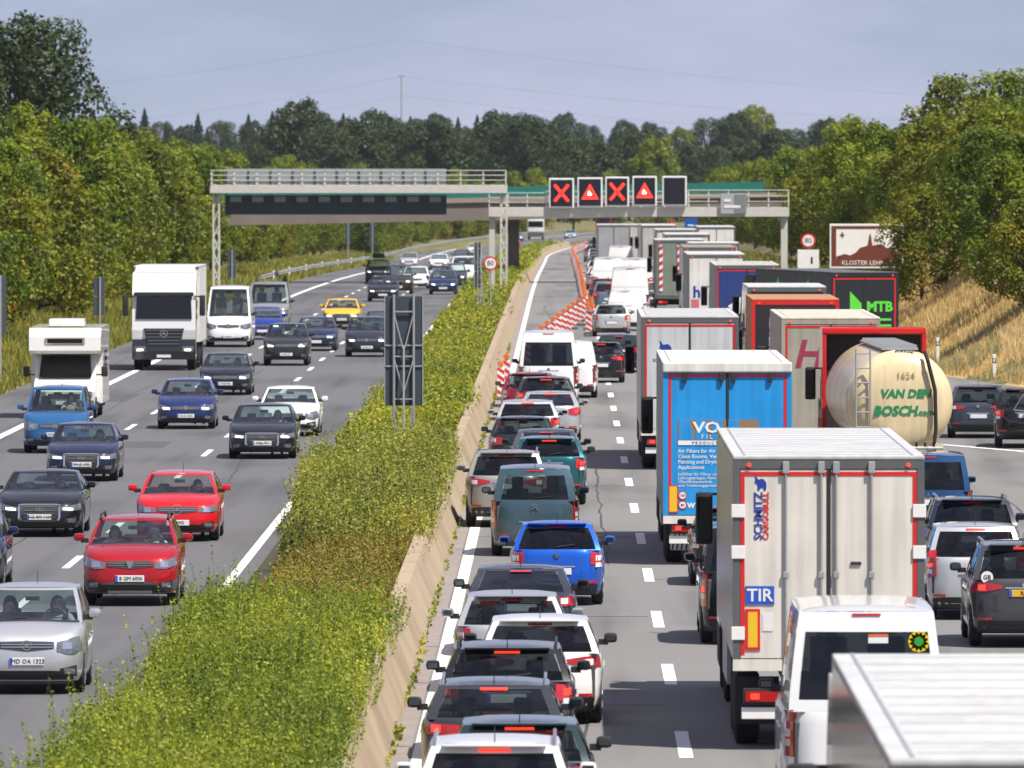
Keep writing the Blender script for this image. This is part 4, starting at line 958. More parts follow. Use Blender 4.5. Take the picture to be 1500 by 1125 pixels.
def make_car(kind, name, label, cat, X, Y, col, facing, metal=.0, lod=0, group=None, head='generic', tail='generic', plate_f='', plate_r='', **kw):
    """facing 'toward' = nose to the camera at Y; 'away' = tail to the camera at Y"""
    S = dict(BASE); S.update(KIND[kind]); o_ = {k: v for k, v in kw.items() if k in BASE}; S.update(o_)
    Ln = S['L']; rz = math.pi if facing == 'toward' else 0.0
    root = thing(name, label, cat, (X + road_x(Y), Y + Ln / 2, road_z(Y + Ln / 2) + .004), rz + kw.get('yaw', 0.0), group)
    m = paint(col, metal); sh, body, panes, ring, vs_, gp = car_shell(S, m, root)
    gr = kw.get('rear_glass', GLASSD if facing == 'away' else GLASS)
    car_panes(panes, ring, vs_, gp, root, GLASS, gr, kw.get('side_glass', gr))
    W2 = S['W'] / 2; zh = S['zh']; zb = S['zb']
    MB().box(-W2 * .80, W2 * .80, -sh.yf + .25, sh.yf - .25, zb - .02, zb + .30).build('underbody', UNDER, root, 0)
    for sx in (-1, 1):
        for yw in (sh.ywf, sh.ywr): add_wheel(root, sx * (W2 - .13), yw, S['wr'])
    # door mirrors
    mm = MATS.get('black_plastic') if kw.get('black_mirror') else m
    for sx in (-1, 1):
        ymz = sh.yc - .42; zz = S['zc'] + .06
        mo = MB().box(sx * W2 + (.01 if sx > 0 else -.20), sx * W2 + (.20 if sx > 0 else -.01), ymz - .05, ymz + .09, zz - .0, zz + .14, .055).build('door_mirror', mm, root)
        MB().box(sx * W2 - .07, sx * W2 + .07, ymz - .02, ymz + .05, zz - .03, zz + .05).build('mirror_arm', BLACKP, mo, 0)
        a = (sx * W2 + .04, sx * W2 + .17) if sx > 0 else (sx * W2 - .17, sx * W2 - .04)
        MB().box(a[0], a[1], ymz - .055, ymz - .048, zz + .035, zz + .105).build('mirror_glass', MGLASS, mo, 0)
    full = lod < 2
    if full: interior(sh, root, S)
    toward = facing == 'toward'
    # ---- front
    if toward or full:
        lm = DRL if kw.get('lights_on', toward) else LAMPC
        hx0, hx1 = .50 * W2, .945 * W2; hz = zh - .02
        if head == 'slim': cols = [(hx0, hz - .14, hz - .06), (.7 * W2, hz - .15, hz - .03), (hx1, hz - .12, hz + .02)]
        elif head == 'round': cols = [(.52 * W2, hz - .17, hz - .03), (.75 * W2, hz - .22, hz + .02), (hx1, hz - .16, hz + .06)]
        else: cols = [(hx0, hz - .16, hz - .05), (.72 * W2, hz - .17, hz - .01), (hx1, hz - .10, hz + .05)]
        for sg in (1, -1):
            cc = cols if sg > 0 else mirror_cols(cols); h = patch(sh, cc, 1, 'headlight', LAMPC, root, .008)
            if lm is not DRL and toward:
                xm = .70 * W2 * sg; patch(sh, [(xm - .07, hz - .14, hz - .04), (xm + .07, hz - .14, hz - .03)], 1, 'reflector_bowl', CHROME, h, .014, .02, 4, 2)
            if lm is DRL and toward:
                xm = .66 * W2 * sg; patch(sh, [(xm - .10, hz - .125, hz - .085), (xm + .10, hz - .115, hz - .065)], 1, 'lit_lamp', DRL, h, .016, .02, 4, 2)
        gk = kw.get('grille', 'wide')
        if gk == 'frame':
            gc = [(-.44 * W2, zh - .30, zh - .05), (-.36 * W2, zb + .10, zh - .03), (.36 * W2, zb + .10, zh - .03), (.44 * W2, zh - .30, zh - .05)]
            patch(sh, [(x_ * 1.10, a - .02, b + .022) for x_, a, b in gc], 1, 'grille_surround', CHROME, root, .006, .04, 14, 4); g_ = patch(sh, gc, 1, 'grille', BLACKP, root, .014, .04, 14, 4)
            bars = [zb + .14 + k * .075 for k in range(int((zh - .08 - zb - .14) / .075) + 1)]
            for zz in bars: patch(sh, [(-.35 * W2, zz, zz + .014), (.35 * W2, zz, zz + .014)], 1, 'grille_bar', GREYP, g_, .022, .01, 10, 1)
        else:
            gz0, gz1 = (zh - .17, zh - .05) if gk == 'wide' else (zh - .14, zh - .08)
            gc = [(-.47 * W2, gz0 + .02, gz1), (0, gz0 - .02, gz1 + .01), (.47 * W2, gz0 + .02, gz1)]; g_ = patch(sh, gc, 1, 'grille', BLACKP, root, .010, .04, 12, 3)
            for zz in (gz0 + .035, gz0 + .075): patch(sh, [(-.45 * W2, zz, zz + .014), (.45 * W2, zz, zz + .014)], 1, 'grille_bar', CHROME if kw.get('chrome', True) else GREYP, g_, .018, .01, 12, 1)
        patch(sh, [(-.80 * W2, zb + .02, zb + .09), (-.55 * W2, zb + .02, zb + .16), (.55 * W2, zb + .02, zb + .16), (.80 * W2, zb + .02, zb + .09)], 1, 'lower_intake', BLACKP, root, .008, .05, 14, 3)
        if kw.get('dark_bumper'): patch(sh, [(-.97 * W2, zb + .005, zb + .24), (-.6 * W2, zb, zb + .17), (0, zb, zb + .27), (.6 * W2, zb, zb + .17), (.97 * W2, zb + .005, zb + .24)], 1, 'bumper', GREYP, root, .006, .05, 20, 3); patch(sh, [(-.45 * W2, zb - .0, zb + .05), (.45 * W2, zb, zb + .05)], 1, 'skid_plate', ALLOY, root, .03, .05, 10, 2)
        for sx in (-1, 1):
            xf_ = sx * .74 * W2; patch(sh, [(xf_ - .08, zb + .11, zb + .20), (xf_ + .08, zb + .11, zb + .20)], 1, 'fog_lamp', LAMPC if full else BLACKP, root, .014, .03, 4, 3)
        be = kw.get('badge', 'disc')
        zt = zh - .10 if gk != 'frame' else zh - .13
        if be: emblem(be, root, 0, sh.surf(0, zt, 1) + .024, zt, kw.get('bs', .065 if be != 'rings' else .085), 1)
        patch(sh, [(-.86 * W2, S['zc'] + .005, S['zc'] + .03), (0, S['zc'] + .012, S['zc'] + .055), (.86 * W2, S['zc'] + .005, S['zc'] + .03)], 1, 'cowl', BLACKP, root, .014, .03, 10, 1)
        if toward and full:
            for sx in (-1, 1):
                ic = [(.58 * W2, zb + .10, zb + .19), (.86 * W2, zb + .07, zb + .24)]; patch(sh, ic if sx > 0 else mirror_cols(ic), 1, 'side_intake', BLACKP, root, .010, .04, 6, 3)
        if toward: plate(sh, root, 1, kw.get('pz', zb + .20 if gk != 'frame' else zb + .23), plate_f, kw.get('yellow', False), 0, lod)
        if toward and full:
            for sx in (-1, 1):
                z0 = S['zc'] + .03; pts = [(sx * .05 + .5 * W2, sh.surf(sx * .05 + .5 * W2, z0, 1) + .01, z0), (-.28 * W2 + sx * .3, sh.surf(-.28 * W2 + sx * .3, z0 + .045, 1) + .012, z0 + .045)]
                MB().path(pts, .009, 5).build('wiper', BLACKP, root)
    # ---- rear
    if not toward or full:
        tz = S['zr'] - .14
        if tail == 'tall': tc = [(.78 * W2, S['zr'] - .32, S['zr'] + .14), (.95 * W2, S['zr'] - .36, S['zr'] + .12)]
        elif tail == 'pillar': tc = [(.865 * W2, S['zr'] - .55, S['zr'] + .02), (.975 * W2, S['zr'] - .55, S['zr'] + .02)]
        elif tail == 'wide': tc = [(.42 * W2, tz - .03, tz + .07), (.75 * W2, tz - .06, tz + .09), (.965 * W2, tz - .05, tz + .10)]
        elif tail == 'arrow': tc = [(.40 * W2, tz + .0, tz + .05), (.66 * W2, tz - .05, tz + .09), (.965 * W2, tz - .08, tz + .10)]
        elif tail == 'square': tc = [(.70 * W2, tz - .12, tz + .10), (.97 * W2, tz - .12, tz + .11)]
        else: tc = [(.58 * W2, tz - .09, tz + .07), (.80 * W2, tz - .12, tz + .10), (.965 * W2, tz - .09, tz + .10)]
        on = kw.get('brake', False)
        for sg in (1, -1):
            cc = tc if sg > 0 else mirror_cols(tc); tl_ = patch(sh, cc, -1, 'taillight', REDL, root, .010, .05, 6, 4)
            a, b = tc[0], tc[-1]; zc_ = (b[1] + b[2]) / 2; xm = (tc[0][0] * .35 + tc[-1][0] * .65)
            if not toward:
                hw = min(.055, (b[0] - a[0]) * .3)
                c2 = [(xm - hw, zc_ - .045, zc_ + .045), (xm + hw, zc_ - .045, zc_ + .045)]; patch(sh, c2 if sg > 0 else mirror_cols(c2), -1, 'lamp_bulb', REDON if on else WHITEL, tl_, .016, .02, 3, 2)
                if tail in ('tall', 'pillar', 'square'): c3 = [(xm - hw, zc_ - .16, zc_ - .08), (xm + hw, zc_ - .16, zc_ - .08)]; patch(sh, c3 if sg > 0 else mirror_cols(c3), -1, 'reverse_lamp', WHITEL, tl_, .016, .02, 3, 2)
        if not toward:
            patch(sh, [(-.93 * W2, zb, zb + .17), (-.6 * W2, zb, zb + .20), (.6 * W2, zb, zb + .20), (.93 * W2, zb, zb + .17)], -1, 'rear_bumper', BLACKP if kw.get('dark_rear', True) else m, root, .010, .05, 14, 3)
            for sx in (-1, 1): patch(sh, [(sx * .72 * W2 - .10, zb + .21, zb + .25), (sx * .72 * W2 + .10, zb + .21, zb + .25)], -1, 'reflector', REDL, root, .012, .02, 4, 1)
            zp = kw.get('rpz', S['zr'] - .22 if kind not in ('hatch', 'mpv') else S['zr'] - .38)
            plate(sh, root, -1, zp, plate_r, kw.get('yellow', False), 0, lod)
            patch(sh, [(-.32, zp + .075, zp + .10), (.32, zp + .075, zp + .10)], -1, 'tailgate_trim', CHROME if kw.get('chrome', True) else BLACKP, root, .014, .02, 6, 1)
            zt = S['H'] - S['roofz'] - .035; bl = patch(sh, [(-.17, zt - .016, zt + .012), (.17, zt - .016, zt + .012)], -1, 'high_brake_light', REDON if on else REDL, root, .012, .03, 6, 1)
            be = kw.get('rbadge', 'disc'); zz = S['zr'] - .09
            if be: emblem(be, root, 0, sh.surf(0, zz, -1) - .020, zz, kw.get('rbs', .05 if be != 'rings' else .065), -1)
            if kind in ('hatch', 'suv', 'wagon', 'small_van', 'mpv') and full:
                zw = S['zr'] + .06; MB().path([(0, sh.surf(0, zw, -1) - .015, zw), (.32, sh.surf(.32, zw + .04, -1) - .018, zw + .04)], .010, 5).build('rear_wiper', BLACKP, root)
            if kind in ('hatch', 'suv') : 
                zt2 = S['H'] - S['roofz'] + .005; MB().box(-W2 * .62, W2 * .62, sh.yrr - .10, sh.yrr + .14, zt2 - .004, zt2 + .022, .010).build('roof_spoiler', m, root)
        if full:
            # door shut lines and handles
            for sx in (-1, 1):
                for fy in (.30, -.55):
                    yy = fy; t = .74; zz = zb + t * (sh.ztop(yy) - zb); xx = sx * (W2 * .992 * (1 - abs(yy / sh.yf) ** S['p']) ** (1 / S['p']))
                    MB().box(min(xx, xx + sx * .02), max(xx, xx + sx * .02), yy - .10, yy + .10, zz - .018, zz + .012, .006).build('door_handle', m, root, 0)
    if kw.get('rails'):
        for sx in (-1, 1):
            xr = sx * sh.gw(1.0) * .95; zr_ = S['H'] - .03
            MB().path([(xr, sh.yrr + .1, zr_ - .03), (xr, sh.yrr + .22, zr_ + .05), (xr, sh.yrf - .25, zr_ + .05), (xr, sh.yrf - .08, zr_ - .03)], .022, 6).build('roof_rail', ALLOY if kw['rails'] == 'silver' else BLACKP, root)
    if kw.get('antenna', True) and full:
        ya = sh.yrr + .25 if not toward else sh.yrr + .3; MB().tube((0, ya, S['H'] - .03), (0, ya - .10, S['H'] + .16), .008, 5, .004).build('antenna', BLACKP, root)
    if kw.get('sticker'): 
        xw, zw = kw['sticker']; 
    return root, sh, S

# one seated figure, grown as a single skin over a skeleton
def person_mesh():
    P = {'pel': (0, 0, 0), 'waist': (0, -.03, .22), 'chest': (0, -.06, .42), 'neck': (0, -.05, .56), 'head': (0, -.01, .66), 'crown': (0, -.02, .78), 'face': (0, .065, .665), 'nose': (0, .108, .672),
         'sl': (-.19, -.06, .48), 'el': (-.25, .12, .30), 'wl': (-.17, .36, .36), 'hl': (-.16, .43, .39), 'sr': (.19, -.06, .48), 'er': (.25, .12, .30), 'wr': (.17, .36, .36), 'hr': (.16, .43, .39),
         'tl': (-.11, .05, -.02), 'kl': (-.15, .46, .02), 'al': (-.13, .62, -.34), 'fl': (-.13, .74, -.36), 'tr': (.11, .05, -.02), 'kr': (.15, .46, .02), 'ar': (.13, .62, -.34), 'fr': (.13, .74, -.36),
         'earl': (-.082, -.01, .665), 'earr': (.082, -.01, .665)}
    Rr = {'pel': .15, 'waist': .13, 'chest': .155, 'neck': .055, 'head': .085, 'crown': .06, 'face': .055, 'nose': .014, 'sl': .07, 'el': .05, 'wl': .035, 'hl': .04, 'sr': .07, 'er': .05, 'wr': .035, 'hr': .04, 'tl': .10, 'kl': .07, 'al': .045, 'fl': .04, 'tr': .10, 'kr': .07, 'ar': .045, 'fr': .04, 'earl': .016, 'earr': .016}
    E = [('pel', 'waist'), ('waist', 'chest'), ('chest', 'neck'), ('neck', 'head'), ('head', 'crown'), ('head', 'face'), ('face', 'nose'), ('head', 'earl'), ('head', 'earr'), ('chest', 'sl'), ('sl', 'el'), ('el', 'wl'), ('wl', 'hl'), ('chest', 'sr'), ('sr', 'er'), ('er', 'wr'), ('wr', 'hr'), ('pel', 'tl'), ('tl', 'kl'), ('kl', 'al'), ('al', 'fl'), ('pel', 'tr'), ('tr', 'kr'), ('kr', 'ar'), ('ar', 'fr')]
    for s, sg in (('l', -1), ('r', 1)):
        for k in range(4):
            a, b = 'g%s%d' % (s, k), 'q%s%d' % (s, k); P[a] = (sg * (.135 + .018 * k), .475 - .004 * abs(k - 1), .405); P[b] = (sg * (.135 + .018 * k), .468, .375); Rr[a] = .009; Rr[b] = .008; E += [('h' + s, a), (a, b)]
        P['th' + s] = (sg * .125, .42, .425); Rr['th' + s] = .010; E.append(('h' + s, 'th' + s))
    K = list(P); me = bpy.data.meshes.new('person'); me.from_pydata([P[k] for k in K], [(K.index(a), K.index(b)) for a, b in E], [])
    o = bpy.data.objects.new('person', me); COL.objects.link(o); md = o.modifiers.new('skin', 'SKIN')
    for i, k in enumerate(K): me.skin_vertices[0].data[i].radius = (Rr[k], Rr[k]); me.skin_vertices[0].data[i].use_root = (k == 'pel')
    o.modifiers.new('sub', 'SUBSURF').levels = 1; o.modifiers['sub'].render_levels = 1
    out = bpy.data.meshes.new_from_object(o.evaluated_get(bpy.context.evaluated_depsgraph_get())); bpy.data.objects.remove(o)
    return out
PERSON = person_mesh(); PERSON_MAT = {}
def seat_person(car, side, shirt, label, hair=(.05, .03, .02)):
    root, sh, S = car; key = tuple(shirt)
    if key not in PERSON_MAT:
        me = PERSON.copy(); me.materials.clear(); me.materials.append(mat('shirt_%d' % len(PERSON_MAT), shirt, .9)); me.materials.append(SKIN)
        for p in me.polygons: p.material_index = 1 if (p.center.z > .56 or (p.center.y > .30 and p.center.z > .30)) else 0; p.use_smooth = True
        PERSON_MAT[key] = me
    o = link('person', PERSON_MAT[key]); tag(o, label, 'person')
    rz = root.rotation_euler.z; loc = Vector((side * .36, sh.yc - S['ws'] - .20, S['H'] - .98)); loc.rotate(Matrix.Rotation(rz, 3, 'Z')); o.location = Vector(root.location) + loc; o.rotation_euler.z = rz
    h = MB(); h.lathe([(-.10, .055), (-.04, .092), (.02, .097), (.07, .078), (.10, .03)], 'Z', (0, -.03, .70), 14); h.build('hair', mat('hair_%d' % int(hair[0] * 1000), hair, .8), o)
    for sx in (-1, 1): MB().lathe([(-.004, .011), (.006, .006)], 'Y', (sx * .032, .108, .692), 8).build('eye', INK, o)
    MB().box(-.024, .024, .102, .110, .630, .637).build('mouth', mat('lip', (.3, .10, .09), .6), o, 0)

# ------------------------------------------------------------------ oncoming traffic (left)
BLK = (.008, .009, .012); NAVY = (.008, .016, .055); BLUE = (.012, .04, .16); SILV = (.52, .53, .55); WHT = (.78, .78, .77); DGREY = (.05, .052, .058); RED = (.42, .008, .012); DTEAL = (.012, .03, .036)
def on(kind, name, label, X, Y, col, **k): return make_car(kind, name, label, k.pop('cat', 'car'), X, Y, col, 'toward', **k)
c1 = on('mpv', 'compact_car', 'silver compact car with star badge at the lower left corner', -8.03, 143.2, SILV, metal=.6, L=3.7, W=1.72, H=1.58, hood=.80, zh=.84, zc=1.04, head='round', badge='star', bs=.075, plate_f='MD OA 1323', lights_on=False, pz=.50)
c2 = on('hatch', 'hatchback_car', 'red hatchback with black bumper and roof rails in the fast lane', -7.78, 171.8, (.36, .006, .012), metal=.2, H=1.56, W=1.76, zb=.23, wr=.33, zh=.86, zc=1.06, zr=1.08, rails='black', dark_bumper=True, badge='shield', bs=.07, plate_f='B GM 6006', chrome=False, lights_on=False, pz=.50)
c3 = on('hatch', 'hatchback_car', 'bright red hatchback with large star badge behind the red car with roof rails', -8.12, 201.2, (.55, .008, .012), H=1.43, W=1.78, zh=.78, zc=.96, head='slim', badge='star', bs=.11, plate_f='D 3905', lights_on=False, pz=.40)
c4 = on('sedan', 'coupe_car', 'black coupe with ringed grille at the left edge beside the red cars', -11.15, 203.6, BLK, H=1.38, W=1.85, grille='frame', badge='rings', head='slim', plate_f='HG RM 1104')
on('hatch', 'hatchback_car', 'dark blue car cut off by the left picture edge', -11.28, 177.5, NAVY, lights_on=False)
c5 = on('sedan', 'sedan_car', 'dark blue saloon with ringed grille below the blue van', -12.05, 239.2, (.008, .014, .04), grille='frame', badge='rings', head='slim', plate_f='PM JS 1953')
c6 = on('small_van', 'leisure_van', 'blue leisure van driving just ahead of the white camper', -13.95, 262.5, (.015, .085, .22), cat='van', badge='chevrons', head='round', lights_on=False, plate_f='OHV KA 8', pz=.52)
c7 = on('hatch', 'hatchback_car', 'dark blue hatchback alone in the middle lane ahead of the black saloon', -11.3, 286.5, (.010, .022, .10), badge='disc', plate_f='B LZ 1302')
c8 = on('sedan', 'sedan_car', 'black saloon with chrome grille bars beside the white lorry', -11.6, 328.5, BLK, badge='star', plate_f='B RS 902', grille='wide')
c9 = on('sedan', 'sedan_car', 'large black saloon with ringed chrome grille in the fast lane', -8.1, 257.5, BLK, L=4.9, W=1.87, H=1.45, grille='frame', badge='rings', head='slim', plate_f='P BL 777')
c10 = on('sedan', 'sedan_car', 'white car tucked behind the large black saloon', -8.0, 279, WHT, head='round', badge='disc', lights_on=False)
on('van', 'panel_van', 'white high-roof panel van behind the white lorry', -14.5, 414.5, WHT, cat='van', L=6.0, H=2.65, badge='disc', bs=.09, lod=1, head='round', lights_on=False, plate_f='B AB 21', black_mirror=True)
on('hatch', 'hatchback_car', 'small bright blue car between the two vans', -13.55, 432, (.01, .03, .22), lod=2)
on('van', 'panel_van', 'grey van with yellow plate and dark roof behind the white panel van', -13.95, 453, (.20, .205, .215), cat='van', L=5.3, H=2.35, lod=1, yellow=True, head='round', black_mirror=True)
on('suv', 'suv_car', 'dark off-roader with lit lamps right of the white panel van', -10.9, 376.5, (.02, .021, .024), lod=1, badge='star', plate_f='B MK 27')
on('sedan', 'sedan_car', 'dark saloon half hidden behind the dark off-roader', -10.5, 406, NAVY, lod=1)
on('sedan', 'sedan_car', 'orange-yellow saloon with black grille in the middle lane', -10.7, 462.5, (.78, .42, .004), lod=1, grille='frame', badge='rings', W=1.84)
on('mpv', 'family_car', 'dark blue car partly hidden by the tall median sign', -8.07, 393.5, (.02, .024, .035), lod=1, W=1.82, plate_f='B DR 14')
on('sedan', 'sedan_car', 'dark car just behind the car at the tall median sign', -8.0, 424, DTEAL, lod=2)
on('wagon', 'estate_car', 'dark estate car with lit lamps beyond the yellow saloon', -10.4, 553, BLK, lod=2)
on('suv', 'suv_car', 'brownish dark off-roader following the dark estate car', -10.15, 590, (.035, .022, .02), lod=2, H=1.8)
on('hatch', 'hatchback_car', 'white car right of the brownish off-roader', -9.55, 622, WHT, lod=2)
on('suv', 'suv_car', 'black off-roader with roof box in the far right-hand oncoming lane', -12.9, 668, BLK, lod=2)
MB().box(-.42, .42, -.9, .9, 1.72, 2.05, .12).build('roof_box', BLACKP, bpy.data.objects[[o.name for o in COL.objects if o.get('label', '').startswith('black off-roader with roof box')][0]])
on('hatch', 'hatchback_car', 'dark blue hatchback near the median under the gantry', -7.35, 588, (.008, .016, .075), lod=2, plate_f='')
on('suv', 'suv_car', 'dark car directly behind the blue hatchback near the median', -7.15, 622, (.03, .033, .038), lod=2)
on('van', 'panel_van', 'small white van behind the dark car near the median', -6.75, 655, WHT, cat='van', lod=2, L=4.6, W=1.85, H=1.95)
on('hatch', 'hatchback_car', 'silver car far off near the left edge line', -14.2, 885, SILV, lod=2, metal=.5)
on('sedan', 'sedan_car', 'white car far off in the middle oncoming lane', -11.0, 850, (.7, .7, .7), lod=2)
on('suv', 'suv_car', 'dark car beside the white far-off car', -9.8, 930, DGREY, lod=2)
for (X, Y, c, lab, kd) in ((-14.4, 1395, (.10, .16, .28), 'blue-grey car in the far bend beside the white box lorry', 'hatch'), (-9.5, 1440, (.25, .33, .42), 'pale blue car with lit lamp in the far bend', 'wagon'), (-7.4, 1500, (.2, .22, .25), 'grey car furthest round the far bend', 'wagon'), (-11.2, 1180, (.6, .6, .6), 'tiny pale car before the far bend', 'hatch')):
    on(kd, 'distant_car', lab, X, Y, c, lod=2)

# ------------------------------------------------------------------ the queue (right), left lane
def aw(kind, name, label, X, Y, col, **k): return make_car(kind, name, label, k.pop('cat', 'car'), X, Y, col, 'away', **k)
aw('suv', 'suv_car', 'white car with silver roof rails at the bottom edge of the picture', -.74, 103.6, (.74, .74, .74), rails='silver', brake=True, tail='wide', rear_glass=GLASSX)
aw('hatch', 'hatchback_car', 'dark teal hatchback with number sticker behind the bottom white car', -.50, 110.6, DTEAL, brake=True, tail='wide', plate_r='', black_mirror=True)
aw('sedan', 'estate_car', 'dark grey car with wide light bar, third from the bottom edge', -.86, 119.2, (.03, .034, .04), tail='wide', H=1.46, W=1.86, rw=.5, deck=.2, rails='silver', brake=True, plate_r='HF HD 34', black_mirror=True)
aw('suv', 'suv_car', 'black car with lit high brake light left of the white hatchback', -.74, 127.2, (.012, .013, .016), H=1.52, zr=1.06, zc=1.0, zh=.82, brake=True, tail='square', rails='black', rear_glass=GLASSX)
aw('hatch', 'hatchback_car', 'white hatchback with long red tail lamps near the lane dashes', -.32, 135.4, WHT, W=1.82, H=1.50, L=4.35, tail='arrow', black_mirror=True, rear_glass=GLASSX, brake=False)
aw('hatch', 'hatchback_car', 'silver hatchback with red corner lamp behind the white hatchback', -.76, 143.4, (.46, .48, .49), metal=.5, tail='square', plate_r='', W=1.78, H=1.49)
aw('sedan', 'sedan_car', 'dark blue-grey saloon with big sloping rear window', -.68, 154.0, (.03, .036, .048), metal=.2, tail='wide', rear_glass=GLASSX, black_mirror=True)
aw('hatch', 'hatchback_car', 'bright blue hatchback with square red lamps', -.10, 172.0, (.008, .09, .50), metal=.2, L=3.85, W=1.72, H=1.50, tail='square', rbadge='letter', rear_glass=GLASSX, roofw=.71, zr=1.0)
aw('small_van', 'leisure_van', 'blue-grey leisure van with upright red lamps behind the bright blue hatchback', -.56, 193.6, (.055, .105, .135), metal=.3, cat='van', tail='pillar', rbadge='chevrons', rbs=.075, rpz=.62, dark_rear=False, black_mirror=True, rear_glass=GLASSD)
aw('suv', 'suv_car', 'beige-silver off-roader hard against the concrete barrier', -1.22, 209.0, (.36, .34, .31), metal=.5, tail='arrow', rails='silver', rear_glass=GLASSX, plate_r='')
aw('suv', 'suv_car', 'teal off-roader with silver roof rails beside the lane dashes', -.31, 222.6, (.008, .085, .105), metal=.3, H=1.58, W=1.76, tail='square', rails='silver', rear_glass=GLASSX, brake=True, black_mirror=True)
aw('sedan', 'sedan_car', 'dark slate saloon just beyond the teal off-roader', -.40, 234.2, (.05, .058, .07), tail='wide', black_mirror=True)
aw('hatch', 'hatchback_car', 'dark green hatchback by the barrier with wide red lamp', -1.02, 244.4, (.012, .022, .022), tail='generic', plate_r='')
aw('wagon', 'estate_car', 'pale silver estate car by the barrier with big dark tailgate window', -.96, 262, (.50, .51, .52), metal=.4, tail='square', rear_glass=GLASSX, brake=True)
aw('sedan', 'sedan_car', 'silver saloon with large red lamps near the lane dashes', -.36, 273.4, (.48, .50, .51), metal=.5, tail='generic', brake=True, rear_glass=GLASSX)
aw('suv', 'suv_car', 'dark car with lit high brake light behind the silver saloon', -.50, 287.4, (.03, .033, .04), lod=1, H=1.54, brake=True)
aw('hatch', 'hatchback_car', 'dark red car by the barrier behind the white van', -1.02, 296, (.22, .008, .03), lod=1, tail='square')
aw('van', 'panel_van', 'white van with wide rear window beside the striped beacons', -.46, 311.5, WHT, cat='van', H=2.5, tail='pillar', rear_glass=GLASSX, lod=1, antenna=False, black_mirror=True)
aw('small_van', 'delivery_van', 'small white van right of the wide-windowed van', .28, 324.5, WHT, cat='van', L=4.6, W=1.86, H=1.95, rv=(.98, .99), tail='pillar', lod=1, black_mirror=True)
aw('hatch', 'hatchback_car', 'black hatchback with red lamp right of the small white van', 1.40, 347, BLK, lod=1, tail='arrow', brake=True)
aw('wagon', 'estate_car', 'dark blue car beyond the black hatchback', 2.15, 364, (.012, .02, .04), lod=1)
aw('hatch', 'hatchback_car', 'silver car left of the elephant trailer beyond the dark blue car', 2.25, 440, (.5, .51, .52), lod=1, tail='square', metal=.4)
aw('small_van', 'delivery_van', 'small white van ahead of the elephant trailer', 3.0, 455, WHT, cat='van', H=1.95, rv=(.98, .99), tail='pillar', lod=1)
aw('van', 'panel_van', 'tall white van with red lamps beside the double row of beacons', 3.40, 482, WHT, cat='van', H=2.75, W=2.05, tail='pillar', rv=(.98, .99), lod=1)
aw('hatch', 'hatchback_car', 'dark red car left of the tall white van', 2.35, 540, (.25, .01, .015), lod=2)
aw('suv', 'patrol_car', 'white car with coloured stripes by the far beacons', 2.55, 590, WHT, lod=2)
aw('hatch', 'hatchback_car', 'white car beyond the striped white car', 3.6, 640, WHT, lod=2, brake=True)
aw('van', 'panel_van', 'white van far up the queue beside the grey trailer', 4.35, 560, WHT, cat='van', lod=2, rv=(.98, .99))
aw('hatch', 'hatchback_car', 'dark car with lit lamps beside the tall white van', 4.7, 520, DGREY, lod=2, brake=True)
aw('wagon', 'distant_car', 'blue car at the far head of the beacon row', 3.3, 800, (.08, .12, .2), lod=2)
aw('hatch', 'distant_car', 'grey car before the far bend beside the beacons', 3.2, 900, SILV, lod=2)
for i, (kd, X, Y, c, lab, kw_) in enumerate((('hatch', 3.5, 505, (.3, .02, .02), 'dark red hatchback beside the end of the slanting beacon row', {}), ('mpv', 2.5, 512, (.1, .16, .2), 'blue-grey car close to the double row of beacons', dict(brake=True)), ('van', 2.7, 565, WHT, 'white van close behind the far beacons', dict(cat='van', rv=(.98, .99))), ('suv', 4.1, 600, DGREY, 'dark off-roader in the far part of the queue', dict(brake=True)), ('hatch', 2.4, 615, SILV, 'silver hatchback in the far part of the queue', {}), ('wagon', 3.9, 670, (.3, .02, .02), 'red estate car far up the queue', {}), ('van', 4.3, 705, WHT, 'tall white van far up the queue below the gantry', dict(cat='van', rv=(.98, .99))), ('hatch', 2.6, 690, (.6, .6, .58), 'pale hatchback far up beside the beacon row', dict(brake=True)), ('mpv', 2.9, 745, (.05, .08, .15), 'navy car far up beside the beacon row', {}), ('suv', 4.6, 780, (.5, .5, .5), 'silver off-roader far up the queue', dict(brake=True)))):
    aw(kd, 'queued_car' if kd != 'van' else 'panel_van', lab, X, Y, c, lod=2, **kw_)
for (X, Y, c, lab) in ((3.4, 960, (.55, .56, .57), 'pale car at the far end of the queue'), (3.2, 1030, (.25, .02, .02), 'red car at the far end of the queue'), (6.8, 980, (.05, .07, .12), 'dark blue car in the outer lane at the far end of the queue'), (3.5, 1110, WHT, 'white car last but one before the far bend'), (3.3, 1210, (.1, .14, .2), 'blue car entering the far bend')):
    aw('suv', 'distant_car', lab, X, Y, c, lod=2)
